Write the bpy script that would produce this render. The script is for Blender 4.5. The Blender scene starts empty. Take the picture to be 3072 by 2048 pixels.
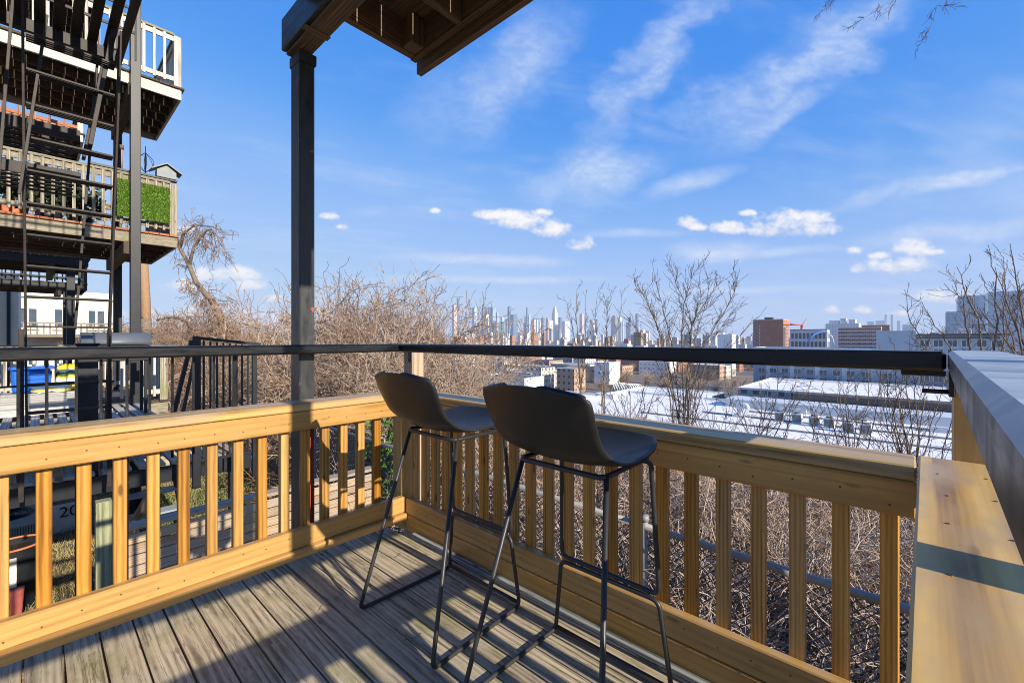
import bpy, math, random
import numpy as np
from mathutils import Vector, Matrix
R = math.radians
SC = bpy.context.scene
COL = SC.collection

# ------------------------------------------------------------------ camera
# deck frame: X along the front rail (right), Y out over the drop, Z up, deck floor z=0
FPX, CXP, HYP, YAW, CAMH = 1300.0, 1536.0, 1016.0, R(42.3), 1.10
CY, SY = math.cos(YAW), math.sin(YAW)
cam = bpy.data.cameras.new('camera')
cam.sensor_width = 36.0
cam.lens = 36.0 * FPX / 3072.0
cam.shift_y = -(1024.0 - HYP) / 3072.0
cam.clip_start = 0.02
cam.clip_end = 30000
camo = bpy.data.objects.new('camera', cam)
COL.objects.link(camo)
camo.location = (0, 0, CAMH)
camo.rotation_euler = (R(90), 0, YAW)
SC.camera = camo

def ray(px, py):
    a = (px - CXP) / FPX
    return Vector((a * CY - SY, a * SY + CY, (HYP - py) / FPX))
def at(px, py, d):            # photo pixel + distance in metres -> world point
    return Vector((0, 0, CAMH)) + ray(px, py) * d
def cw(r, f, z=0.0):          # metres right / ahead -> world
    return Vector((CY * r - SY * f, SY * r + CY * f, z))

# ------------------------------------------------------------------ world, sun, exposure
SUN_EL, SUN_AZ = 24.3, 90.0     # sun stands over +X
w = bpy.data.worlds.new('World'); SC.world = w; w.use_nodes = True
NT = w.node_tree; NT.nodes.clear()
def wn(t, **k):
    n = NT.nodes.new(t)
    for a, b in k.items(): setattr(n, a, b)
    return n
def wl(a, b): NT.links.new(a, b)
def wmath(op, a, b=None, c=None):
    n = wn('ShaderNodeMath', operation=op)
    for i, v in enumerate((a, b, c)):
        if v is None: continue
        if isinstance(v, (int, float)): n.inputs[i].default_value = v
        else: wl(v, n.inputs[i])
    return n.outputs[0]
wout = wn('ShaderNodeOutputWorld'); wbg = wn('ShaderNodeBackground')
sky = wn('ShaderNodeTexSky', sky_type='NISHITA')
sky.sun_disc = False; sky.sun_elevation = R(SUN_EL); sky.sun_rotation = R(SUN_AZ)
sky.altitude = 1500; sky.air_density = 1.0; sky.dust_density = 0.2; sky.ozone_density = 4.0
wbg.inputs['Strength'].default_value = 0.10
wl(wbg.outputs[0], wout.inputs[0])

# cloud cover: a procedural sheet of cloud density over azimuth / elevation, computed here and mixed over the sky
_rt = np.random.RandomState(5).rand(257, 257).astype('f')
def vnoise(x, y, sd=0):
    x = x + sd * 17.31; y = y + sd * 9.77
    xi = np.floor(x).astype(int); yi = np.floor(y).astype(int); fx = (x - xi).astype('f'); fy = (y - yi).astype('f')
    fx = fx * fx * (3 - 2 * fx); fy = fy * fy * (3 - 2 * fy)
    xi %= 256; yi %= 256
    return (_rt[xi, yi] * (1 - fx) + _rt[xi + 1, yi] * fx) * (1 - fy) + (_rt[xi, yi + 1] * (1 - fx) + _rt[xi + 1, yi + 1] * fx) * fy
def fbm(x, y, oct=6, sd=0, gain=.55):
    t = 0; a = 1.; n = 0
    for o in range(oct):
        t = t + a * vnoise(x * 2 ** o, y * 2 ** o, sd + o); n += a; a *= gain
    return t / n
def sstep(x, a, b):
    t = np.clip((x - a) / (b - a), 0, 1); return t * t * (3 - 2 * t)
CW, CH = 2880, 1440
az1 = (np.arange(CW) + .5) / CW * 2 * math.pi - math.pi          # equirect: u=.5 looks along +X ... handled below
el1 = (np.arange(CH // 2) + .5) / (CH // 2) * math.pi / 2
AZ, EL = np.meshgrid(az1, el1)                                      # AZ = atan2(y, x)
dx, dy, dz = np.cos(EL) * np.cos(AZ), np.cos(EL) * np.sin(AZ), np.sin(EL)
h = np.maximum(dz, .03)
qx, qy = dx / (h + .12), dy / (h + .12)                             # position on a high flat cloud layer
cu, su = math.cos(1.05), math.sin(1.05)
sx_, sy_ = qx * cu + qy * su, -qx * su + qy * cu
st = fbm(sx_ * 1.1 + 3, sy_ * 3.4 + 9 + .8 * fbm(sx_ * .8, sy_ * .8, 3, 3), 7, 1, .6)
rp = fbm(sx_ * 15, sy_ * 9, 4, 21)
cirrus = sstep(st, .54, .85) * .30 * (.72 + .5 * (rp - .5))
# cloud groups seen from the deck (photo position, half size, tilt, strength)
fwd = -SY * dx + CY * dy
colm = np.where(fwd[0] > .45)[0]; c0, c1 = colm.min(), colm.max() + 1; r1 = int(CH / 2 * .62); full = cirrus   # azimuths with cloud groups
sl = (slice(0, r1), slice(c0, c1)); dx, dy, dz, fwd, cirrus = dx[sl], dy[sl], dz[sl], fwd[sl], full[sl]
okm = fwd > .2; fw = np.where(okm, fwd, 1)
PX = CXP + FPX * (CY * dx + SY * dy) / fw; PY = HYP - FPX * dz / fw
wx = (fbm(PX / 170., PY / 110., 6, 31) - .5); wy = (fbm(PX / 170., PY / 110., 6, 47) - .5)
fine = fbm(PX / 26. + wx * 3, PY / 13. + wy * 3, 6, 11, .6)
for px, py, rx, ry, tilt, s_ in [(1790, 525, 190, 75, 10, .62), (2070, 548, 130, 30, 20, .55), (2330, 350, 200, 42, 28, .55), (2430, 190, 420, 90, 33, .55), (2560, 60, 260, 60, 25, .4),
        (1960, 190, 360, 80, 52, .5), (1520, 210, 230, 110, 45, .5), (1330, 300, 150, 110, 40, .2), (2900, 535, 190, 26, 14, .8), (2700, 570, 240, 22, 16, .4), (2150, 748, 130, 30, 5, .8), (2330, 755, 230, 16, 2, .5),
        (1440, 778, 260, 18, -2, .6), (1500, 838, 330, 13, 0, .6), (2900, 690, 330, 34, 9, .5), (2250, 870, 300, 12, 2, .5), (1900, 700, 180, 14, 0, .45), (2700, 872, 280, 12, 0, .4), (1100, 640, 60, 20, 10, .2)]:
    ca, sa = math.cos(R(tilt)), math.sin(R(tilt))
    u = PX - px + wx * rx * .9; v = -(PY - py) + wy * ry * 1.6
    u, v = (u * ca + v * sa) / rx, (-u * sa + v * ca) / ry
    dd = np.where(okm, np.sqrt(u * u + v * v), 9)
    cirrus = np.maximum(cirrus, s_ * sstep(dd, 1.5, .0) * (.70 + .38 * sstep(fine, .3, .75)))
cumul = np.zeros_like(cirrus); shade = np.ones_like(cirrus)
f1 = fbm(PX / 46., PY / 34., 7, 61, .6); f2 = fbm(PX / 13., PY / 10., 5, 83, .6)
for px, py, rx, ry in [(1470, 648, 46, 20), (1555, 665, 84, 34), (1655, 692, 58, 30), (1745, 732, 42, 26), (2068, 668, 36, 22), (2095, 683, 30, 16), (2185, 688, 62, 26), (2300, 690, 66, 26),
        (2375, 676, 110, 46), (2445, 692, 70, 28), (2570, 808, 20, 16), (2700, 800, 128, 28), (2745, 745, 60, 34), (2565, 752, 24, 14), (2800, 758, 30, 12),
        (2493, 931, 30, 17), (2588, 931, 34, 15), (2840, 893, 92, 26), (720, 825, 82, 30), (740, 857, 52, 22), (605, 827, 36, 26), (545, 855, 56, 22), (560, 690, 34, 14), (1030, 682, 22, 10), (1305, 633, 16, 10), (990, 650, 30, 14),
        (560, 968, 86, 46), (750, 962, 110, 46), (850, 968, 70, 40), (430, 965, 66, 36), (150, 935, 70, 30), (670, 985, 120, 26), (2640, 770, 40, 14), (2240, 640, 30, 12), (1620, 640, 36, 14), (2950, 930, 60, 20), (2700, 940, 40, 12), (340, 950, 60, 30), (820, 900, 40, 16), (2420, 660, 80, 30), (1520, 650, 60, 24)]:
    u = (PX - px) / rx / 1.12; v = -(PY - py) / ry / 1.12; v = np.where(v < 0, v * 1.5, v)
    den = np.where(okm, 1 - (u * u + v * v), -9) + (f1 - .5) * 1.9 + (f2 - .5) * .9
    m_ = sstep(den, -.15, 1.25)
    g_ = np.clip(.50 + .55 * (v + .45) + (f1 - .5) * .9 + (f2 - .5) * .6, .15, 1.0)
    shade = np.where(m_ > cumul, g_, shade); cumul = np.maximum(cumul, m_ * .96)
buf = np.zeros((CH, CW, 4), 'f'); buf[..., 3] = 1; buf[..., 2] = 1
buf[CH // 2:, :, 0] = np.clip(full, 0, .95); T = buf[CH // 2:][sl]
T[..., 0] = np.clip(cirrus, 0, .95); T[..., 1] = cumul; T[..., 2] = shade
buf = buf[:, ::-1]                                                # equirect u runs clockwise
cimg = bpy.data.images.new('cloud_cover', CW, CH, float_buffer=True, is_data=True)
cimg.pixels.foreach_set(np.ascontiguousarray(buf).ravel()); cimg.update()
env = wn('ShaderNodeTexEnvironment', projection='EQUIRECTANGULAR', interpolation='Linear'); env.image = cimg
sp_ = wn('ShaderNodeSeparateColor'); wl(env.outputs[0], sp_.inputs[0])
# the camera's rendering of clear winter sky: one tone curve per channel over the whole Nishita sky
scl = wn('ShaderNodeVectorMath', operation='SCALE'); wl(sky.outputs[0], scl.inputs[0]); scl.inputs['Scale'].default_value = .1
crv = wn('ShaderNodeRGBCurve'); wl(scl.outputs[0], crv.inputs['Color'])
crv.mapping.extend = 'HORIZONTAL'
for ch, pts in enumerate([[(0, 0), (.052, .022), (.08, .06), (.112, .175), (.18, .30), (.376, .44), (1, .58)],
                          [(0, 0), (.10, .235), (.156, .31), (.224, .435), (.4, .565), (.62, .66), (1, .74)],
                          [(0, 0), (.1, .68), (.22, .84), (.31, .88), (.436, .93), (.83, .95), (1, .96)]]):
    c_ = crv.mapping.curves[ch]
    c_.points[0].location = pts[0]; c_.points[1].location = pts[-1]
    for p in pts[1:-1]: c_.points.new(*p)
crv.mapping.update()
tint = wn('ShaderNodeVectorMath', operation='SCALE'); wl(crv.outputs[0], tint.inputs[0]); tint.inputs['Scale'].default_value = 5.95
m1 = wn('ShaderNodeMix', data_type='RGBA'); wl(sp_.outputs[0], m1.inputs[0]); wl(tint.outputs[0], m1.inputs[6]); m1.inputs[7].default_value = (4.5, 5.0, 5.8, 1)
cc_ = wn('ShaderNodeMix', data_type='RGBA'); wl(sp_.outputs[2], cc_.inputs[0]); cc_.inputs[6].default_value = (4.0, 4.1, 4.7, 1); cc_.inputs[7].default_value = (6.3, 6.1, 6.0, 1)
m2 = wn('ShaderNodeMix', data_type='RGBA'); wl(sp_.outputs[1], m2.inputs[0]); wl(m1.outputs[2], m2.inputs[6]); wl(cc_.outputs[2], m2.inputs[7])
wl(m2.outputs[2], wbg.inputs['Color'])
w.cycles.sampling_method = 'MANUAL'; w.cycles.sample_map_resolution = 512

sun = bpy.data.lights.new('sun', 'SUN'); sun.energy = 4.9; sun.angle = R(0.55); sun.color = (1.0, 0.90, 0.74)
suno = bpy.data.objects.new('sun', sun); COL.objects.link(suno)
suno.rotation_euler = Vector((-math.cos(R(SUN_EL)) * math.sin(R(SUN_AZ)), -math.cos(R(SUN_EL)) * math.cos(R(SUN_AZ)), -math.sin(R(SUN_EL)))).to_track_quat('-Z', 'Y').to_euler()
suno.location = (20, 0, 12)
SC.view_settings.view_transform = 'Standard'; SC.view_settings.look = 'None'
SC.view_settings.exposure = 0.75; SC.view_settings.gamma = 1.0
SC.view_settings.use_curve_mapping = False
SC.cycles.use_denoising = True; SC.cycles.denoiser = 'OPENIMAGEDENOISE'; SC.cycles.denoising_prefilter = 'NONE'; SC.cycles.filter_width = 1.0
SC.cycles.max_bounces = 6; SC.cycles.diffuse_bounces = 3; SC.cycles.glossy_bounces = 3
SC.cycles.transmission_bounces = 4; SC.cycles.transparent_max_bounces = 8; SC.cycles.volume_bounces = 0

# ------------------------------------------------------------------ materials
class M:
    def __init__(s, name):
        s.m = bpy.data.materials.new(name); s.m.use_nodes = True
        s.t = s.m.node_tree; s.b = s.t.nodes['Principled BSDF']
    def n(s, t, **k):
        n = s.t.nodes.new(t)
        for a, b in k.items(): setattr(n, a, b)
        return n
    def l(s, a, b): s.t.links.new(a, b)
    def set(s, rough=.6, metal=0, spec=.5, coat=0):
        s.b.inputs['Roughness'].default_value = rough; s.b.inputs['Metallic'].default_value = metal
        s.b.inputs['Specular IOR Level'].default_value = spec; s.b.inputs['Coat Weight'].default_value = coat
    def math(s, op, a, b=None):
        n = s.n('ShaderNodeMath', operation=op)
        for i, v in enumerate((a, b)):
            if v is None: continue
            if isinstance(v, (int, float)): n.inputs[i].default_value = v
            else: s.l(v, n.inputs[i])
        return n.outputs[0]
    def coords(s, scale=(1, 1, 1), rnd=True, which='Object'):
        tc = s.n('ShaderNodeTexCoord'); mp = s.n('ShaderNodeMapping'); mp.inputs['Scale'].default_value = scale
        src = tc.outputs[which]
        if rnd:
            oi = s.n('ShaderNodeObjectInfo'); vm = s.n('ShaderNodeVectorMath', operation='SCALE')
            cx = s.n('ShaderNodeCombineXYZ')
            s.l(s.math('MULTIPLY', oi.outputs['Random'], 37.0), cx.inputs[0])
            s.l(s.math('MULTIPLY', oi.outputs['Random'], 0.05), cx.inputs[1])
            s.l(s.math('MULTIPLY', oi.outputs['Random'], 0.11), cx.inputs[2])
            ad = s.n('ShaderNodeVectorMath', operation='ADD'); s.l(src, ad.inputs[0]); s.l(cx.outputs[0], ad.inputs[1]); src = ad.outputs[0]
        s.l(src, mp.inputs['Vector']); return mp.outputs[0]
    def noise(s, vec, scale, detail=4, rough=.5, dist=0):
        n = s.n('ShaderNodeTexNoise'); n.inputs['Scale'].default_value = scale; n.inputs['Detail'].default_value = detail
        n.inputs['Roughness'].default_value = rough; n.inputs['Distortion'].default_value = dist
        s.l(vec, n.inputs['Vector']); return n.outputs['Fac']
    def ramp(s, fac, stops):
        r = s.n('ShaderNodeValToRGB'); e = r.color_ramp.elements
        while len(e) > 1: e.remove(e[-1])
        e[0].position, e[0].color = stops[0][0], (*stops[0][1], 1)
        for p, c in stops[1:]:
            x = e.new(p); x.color = (*c, 1)
        s.l(fac, r.inputs[0]); return r.outputs[0]
    def mix(s, fac, a, b, mode='MIX'):
        n = s.n('ShaderNodeMix', data_type='RGBA', blend_type=mode)
        for sock, v in ((0, fac), (6, a), (7, b)):
            if isinstance(v, (int, float)): n.inputs[sock].default_value = v
            elif isinstance(v, tuple): n.inputs[sock].default_value = (*v, 1)
            else: s.l(v, n.inputs[sock])
        return n.outputs[2]
    def col(s, c):
        if isinstance(c, tuple): s.b.inputs['Base Color'].default_value = (*c, 1)
        else: s.l(c, s.b.inputs['Base Color'])
    def bump(s, h, strength=.3, dist=.004):
        b = s.n('ShaderNodeBump'); b.inputs['Strength'].default_value = strength; b.inputs['Distance'].default_value = dist
        s.l(h, b.inputs['Height']); s.l(b.outputs[0], s.b.inputs['Normal'])
    def mr(s, v, a, b, c=0., d=1.):
        n = s.n('ShaderNodeMapRange'); s.l(v, n.inputs[0])
        for i, x in enumerate((a, b, c, d)): n.inputs[i + 1].default_value = x
        return n.outputs[0]

def wood(name, pale, mid, dark, rough=.6, ring=24., knots=True, age=None, moss=None, cracks=0., bumpS=.25, ringc=.34, spec=.35):
    m = M(name); m.set(rough, 0, spec)
    v = m.coords((1, 1, 1))
    vs = m.coords((.55, 9, 9)); vf = m.coords((1.1, 62, 62))
    big = m.noise(vs, 2.2, 3, .55, .6)
    vw = m.n('ShaderNodeMapping'); m.l(v, vw.inputs['Vector']); vw.inputs['Location'].default_value = (0, .035, .05); vw.inputs['Scale'].default_value = (.11, 1, 1)
    wv = m.n('ShaderNodeTexWave', wave_type='RINGS', rings_direction='X'); m.l(vw.outputs[0], wv.inputs['Vector'])
    wv.inputs['Scale'].default_value = ring; wv.inputs['Distortion'].default_value = 2.6; wv.inputs['Detail'].default_value = 3; wv.inputs['Detail Scale'].default_value = 1.3
    fine = m.noise(vf, 1.5, 3, .6)
    g = m.math('ADD', m.math('MULTIPLY', wv.outputs['Fac'], ringc), m.math('ADD', m.math('MULTIPLY', fine, .55), m.math('MULTIPLY', big, .42)))
    mu = .5 * (ringc + .97); c = m.ramp(g, [(mu - .22, dark), (mu - .01, mid), (mu + .22, pale)])
    oi = m.n('ShaderNodeObjectInfo')
    hsv = m.n('ShaderNodeHueSaturation'); m.l(c, hsv.inputs['Color'])
    m.l(m.mr(oi.outputs['Random'], 0, 1, .74, 1.14), hsv.inputs['Value']); rnd2 = m.math('FRACT', m.math('MULTIPLY', oi.outputs['Random'], 7.31)); m.l(m.mr(rnd2, 0, 1, .494, .506), hsv.inputs['Hue']); m.l(m.mr(rnd2, 0, 1, 1.10, .92), hsv.inputs['Saturation'])
    c = hsv.outputs[0]
    if knots:
        vk = m.coords((5.0, 17, 17)); vo = m.n('ShaderNodeTexVoronoi'); vo.inputs['Scale'].default_value = 1.0; m.l(vk, vo.inputs['Vector'])
        k = m.mr(vo.outputs['Distance'], .08, .15, 1., 0.)
        c = m.mix(m.math('MULTIPLY', k, .8), c, tuple(x * .35 for x in dark))
    if age:
        vb = m.coords((1.5, 4, 4)); a = m.noise(vb, 2.5, 4, .6)
        c = m.mix(m.mr(a, .38, .68), c, age)
    if moss:
        tcg = m.n('ShaderNodeNewGeometry'); a = m.noise(tcg.outputs['Position'], 3.1, 6, .65)
        f2 = m.noise(vf, .9, 3, .6)
        c = m.mix(m.math('MULTIPLY', m.mr(a, .5, .72), m.mr(f2, .35, .6)), c, moss)
    h = g
    if cracks:
        vcr = m.coords((.8, 26, 26)); cr = m.noise(vcr, 1.6, 5, .6, .3)
        k = m.mr(m.math('ABSOLUTE', m.math('SUBTRACT', cr, .5)), .0, .022, 1., 0.)
        c = m.mix(m.math('MULTIPLY', k, cracks), c, tuple(x * .16 for x in dark))
        h = m.math('SUBTRACT', g, m.math('MULTIPLY', k, 1.2))
    m.col(c); m.bump(h, bumpS, .003)
    return m.m
def plain(name, c, rough=.6, metal=0, spec=.5, var=.12, scale=6., coat=0, bump=0., bscale=40.):
    m = M(name); m.set(rough, metal, spec, coat)
    v = m.coords((1, 1, 1)); n = m.noise(v, scale, 5, .6)
    m.col(m.ramp(n, [(.25, tuple(max(0, x * (1 - var)) for x in c)), (.75, tuple(x * (1 + var) for x in c))]))
    if bump: m.bump(m.noise(v, bscale, 4, .6), bump, .004)
    return m.m
def black_paint(name, chips=None, c=(.012, .014, .018), rough=.22):
    m = M(name); m.set(rough, 0, .4)
    v = m.coords((1, 1, 1)); vl = m.coords((3, 14, 14))
    n = m.noise(vl, 3, 5, .6)
    cc = m.ramp(n, [(.3, tuple(x * .7 for x in c)), (.8, tuple(x * 1.5 for x in c))])
    sp = m.n('ShaderNodeTexVoronoi'); sp.inputs['Scale'].default_value = 26; m.l(v, sp.inputs['Vector'])
    cc = m.mix(m.mr(sp.outputs['Distance'], .035, .05, .5, 0.), cc, (.2, .2, .2))
    if chips:
        a = m.noise(v, 9, 6, .62); cc = m.mix(m.mr(a, .655, .665), cc, chips)
    m.col(cc); m.l(m.mr(n, .2, .8, rough * .7, rough * 1.7), m.b.inputs['Roughness'])
    m.bump(m.noise(v, 60, 4, .6), .05, .002)
    return m.m
def facade(name, wall, glass, bw=2.6, rh=3.2, mort=.75, rough=.7, glossy=.25, var=.1):
    m = M(name); m.set(rough, 0, .4)
    tc = m.n('ShaderNodeUVMap'); bt = m.n('ShaderNodeTexBrick'); m.l(tc.outputs[0], bt.inputs['Vector'])
    bt.offset = 0; bt.squash = 1
    bt.inputs['Scale'].default_value = 1; bt.inputs['Brick Width'].default_value = bw; bt.inputs['Row Height'].default_value = rh
    bt.inputs['Mortar Size'].default_value = mort; bt.inputs['Mortar Smooth'].default_value = 0
    bt.inputs['Color1'].default_value = (*glass, 1); bt.inputs['Color2'].default_value = (*[g * 1.7 for g in glass], 1)
    bt.inputs['Mortar'].default_value = (*wall, 1)
    oi = m.n('ShaderNodeObjectInfo'); hs = m.n('ShaderNodeHueSaturation'); m.l(bt.outputs['Color'], hs.inputs['Color'])
    m.l(m.mr(oi.outputs['Random'], 0, 1, .8, 1.15), hs.inputs['Value'])
    m.col(hs.outputs[0]); m.l(m.mr(bt.outputs['Fac'], 0, 1, glossy, rough), m.b.inputs['Roughness'])
    return m.m

MT = {}
MT['pine'] = wood('new_treated_pine', (.68, .405, .125), (.54, .295, .080), (.27, .125, .030), .46, 11, True, age=(.46, .265, .085), spec=.45, ringc=.13, bumpS=.07)
MT['pine_bal'] = wood('pine_baluster', (.62, .35, .095), (.47, .240, .057), (.21, .09, .02), .46, 34, True, spec=.45, ringc=.20, bumpS=.06)
MT['pine_cap'] = wood('new_pine_cap', (.62, .41, .14), (.50, .30, .085), (.24, .13, .045), .42, 8, True, age=(.40, .29, .17), ringc=.40, bumpS=.08, spec=.55)
MT['deck'] = wood('weathered_deck_board', (.58, .49, .35), (.43, .355, .245), (.16, .13, .085), .75, 30, True, age=(.47, .40, .28), moss=(.19, .19, .055), cracks=.55, bumpS=.4, ringc=.35)
MT['oldboard'] = wood('old_bluish_board', (.33, .36, .36), (.20, .22, .21), (.06, .055, .045), .8, 30, True, cracks=1., bumpS=.7)
MT['rafter'] = wood('dark_weathered_joist', (.30, .19, .11), (.19, .115, .065), (.085, .05, .03), .7, 22, True, age=(.16, .115, .075), cracks=.5, bumpS=.35)
MT['grey_wood'] = wood('grey_weathered_wood', (.40, .35, .27), (.29, .25, .185), (.15, .12, .085), .75, 22, True, moss=(.20, .21, .08), cracks=.5)
MT['white_wood'] = wood('pale_painted_wood', (.70, .67, .60), (.58, .54, .46), (.38, .34, .28), .6, 16, False, cracks=.3)
MT['dark_under'] = wood('dark_deck_underside', (.12, .09, .06), (.075, .055, .037), (.035, .025, .016), .8, 20, False)
MT['red_wood'] = wood('red_brown_boards', (.46, .20, .11), (.36, .14, .07), (.22, .08, .04), .7, 18, False)
MT['slat'] = wood('silvered_slat', (.55, .54, .52), (.42, .41, .39), (.28, .27, .25), .7, 20, True, cracks=.4)
MT['fence'] = wood('cedar_fence_board', (.56, .42, .28), (.42, .30, .19), (.26, .17, .10), .7, 20, True, age=(.34, .30, .26), cracks=.4)
MT['pole'] = wood('utility_pole_wood', (.46, .29, .16), (.36, .21, .11), (.20, .11, .06), .8, 20, False, cracks=.8)
MT['green_post'] = wood('green_treated_post', (.36, .36, .22), (.26, .27, .15), (.15, .15, .08), .75, 18, True, cracks=.3)
MT['rail'] = black_paint('black_rail_paint', None, (.008, .009, .012), .26)
def worn_sheen():
    m = M('weathered_paint_sky_sheen'); m.set(.38, 0, .5); v = m.coords((26, 3.5, 3.5)); a = m.noise(v, 1.0, 6, .62); b = m.noise(m.coords((5, 30, 30)), 1.2, 5, .6)
    top = m.ramp(a, [(.30, (.10, .12, .15)), (.46, (.27, .32, .39)), (.66, (.42, .48, .56))]); side = m.ramp(b, [(.35, (.012, .013, .016)), (.55, (.05, .05, .052)), (.68, (.26, .25, .24))])  # bluish sky sheen painted into upward faces; sides stay blotchy black
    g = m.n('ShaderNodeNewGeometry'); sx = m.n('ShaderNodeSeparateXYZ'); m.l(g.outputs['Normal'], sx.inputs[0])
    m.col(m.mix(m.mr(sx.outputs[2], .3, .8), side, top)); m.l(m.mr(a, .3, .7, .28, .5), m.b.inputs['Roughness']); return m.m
MT['rail_worn_sheen'] = worn_sheen()
MT['steel'] = black_paint('black_column_paint', (.38, .075, .04), (.034, .036, .038), .34)
MT['iron'] = plain('black_iron', (.013, .015, .020), .45, 0, .35, .35, 9)
MT['rust'] = plain('rusty_black_iron', (.030, .022, .018), .55, 0, .3, .5, 12, bump=.3)
MT['shell'] = plain('black_seat_plastic', (.013, .0128, .0135), .40, 0, .42, .3, 14, bump=.05, bscale=220)
def shell_mat():
    m = M('black_seat_plastic'); m.set(.4, 0, .42); v = m.coords((1, 1, 1), rnd=False)
    a = m.noise(v, 7, 6, .65); sp = m.n('ShaderNodeTexVoronoi'); sp.inputs['Scale'].default_value = 30; m.l(v, sp.inputs['Vector'])
    c = m.ramp(a, [(.3, (.010, .0098, .0102)), (.6, (.016, .0155, .0155)), (.8, (.032, .030, .028))])
    c = m.mix(m.mr(sp.outputs['Distance'], .03, .05, .6, 0.), c, (.22, .21, .19))
    m.col(c); m.l(m.mr(a, .3, .75, .34, .55), m.b.inputs['Roughness']); m.bump(m.noise(v, 260, 3, .6), .06, .002); return m.m
MT['shell'] = shell_mat()
MT['frame'] = plain('black_stool_frame', (.028, .028, .030), .42, 0, .5, .2, 20)
MT['screw'] = plain('screw_head', (.16, .12, .08), .4, .7, .5, .3, 30)
MT['primer'] = plain('red_primer', (.30, .055, .035), .5, 0, .4, .3, 8)
MT['galv'] = plain('galvanised_pipe', (.24, .235, .225), .55, .15, .4, .25, 12)
MT['wire'] = plain('chain_link_wire', (.05, .065, .075), .5, .3, .5, .2, 12)
MT['twig'] = plain('tan_twig', (.30, .200, .138), .85, 0, .2, .4, 1.2)
MT['twig_pale'] = plain('pale_twig', (.45, .345, .265), .85, 0, .2, .35, 1.2)
MT['twig_dark'] = plain('dark_branch', (.135, .098, .075), .85, 0, .2, .4, 1.5)
MT['bark'] = plain('grey_brown_bark', (.20, .155, .115), .9, 0, .2, .45, 14, bump=.6, bscale=50)
MT['leaf'] = plain('ivy_leaf', (.085, .16, .03), .5, 0, .4, .5, 8)
MT['litter'] = plain('fallen_leaf', (.30, .17, .085), .8, 0, .2, .5, 3)
MT['turf'] = plain('artificial_grass', (.13, .24, .025), .7, 0, .3, .35, 30)
MT['terracotta'] = plain('terracotta', (.52, .17, .075), .7, 0, .3, .15)
MT['greymetal'] = plain('grey_sheet_metal', (.13, .145, .16), .5, .2, .5, .15)
MT['ltgrey'] = plain('painted_steel_grey', (.30, .34, .37), .5, 0, .4, .1)
MT['blue'] = plain('blue_plastic', (.015, .13, .55), .35, 0, .5, .12)
MT['bag'] = plain('yellow_bag', (.80, .62, .03), .4, 0, .5, .15, 9, bump=.5, bscale=9)
MT['white'] = plain('white_paint', (.80, .79, .76), .6, 0, .4, .06)
MT['glass'] = plain('dark_window_glass', (.06, .085, .115), .12, 0, .7, .3, .6)
MT['concrete'] = plain('pale_concrete', (.44, .42, .38), .8, 0, .3, .18, 3, bump=.3)

def ground_mat():
    m = M('ground_cover'); m.set(.95, 0, .1)
    g = m.n('ShaderNodeNewGeometry'); a = m.noise(g.outputs['Position'], .9, 6, .6); b = m.noise(g.outputs['Position'], 14., 4, .6)
    c = m.ramp(a, [(.3, (.16, .11, .07)), (.5, (.27, .20, .12)), (.62, (.30, .25, .14)), (.75, (.12, .17, .045))])
    c = m.mix(m.mr(b, .35, .65), c, (.10, .075, .05))
    far = m.noise(g.outputs['Position'], .012, 5, .6)
    fc = m.ramp(far, [(.3, (.10, .10, .105)), (.5, (.19, .17, .15)), (.6, (.22, .16, .12)), (.72, (.11, .12, .07))])
    sx = m.n('ShaderNodeSeparateXYZ'); m.l(g.outputs['Position'], sx.inputs[0])
    m.col(m.mix(m.mr(sx.outputs[2], -24., -20., 1., 0.), c, fc)); m.bump(b, .5, .03)
    return m.m
MT['ground'] = ground_mat()

# ------------------------------------------------------------------ mesh helpers
def link(o, parent=None, label=None, cat=None, group=None, kind=None):
    COL.objects.link(o)
    if parent is not None: o.parent = parent
    if label: o['label'] = label
    if cat: o['category'] = cat
    if group: o['group'] = group
    if kind: o['kind'] = kind
    return o
def thing(name, loc, label, cat, group=None):
    o = bpy.data.objects.new(name, None); o.location = loc; o.empty_display_size = .1
    return link(o, None, label, cat, group)
def mk(name, V, F, mat, smooth=False, mats=None, uv=None, mi=None):
    me = bpy.data.meshes.new(name); me.from_pydata([tuple(v) for v in V], [], F)
    for x in (mats or [mat]): me.materials.append(x)
    if mi is not None: me.polygons.foreach_set('material_index', mi)
    if uv is not None:
        u = me.uv_layers.new(name='UVMap'); u.data.foreach_set('uv', np.array(uv, 'f').ravel())
    if smooth: me.polygons.foreach_set('use_smooth', [True] * len(me.polygons))
    me.update(); return me
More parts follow.
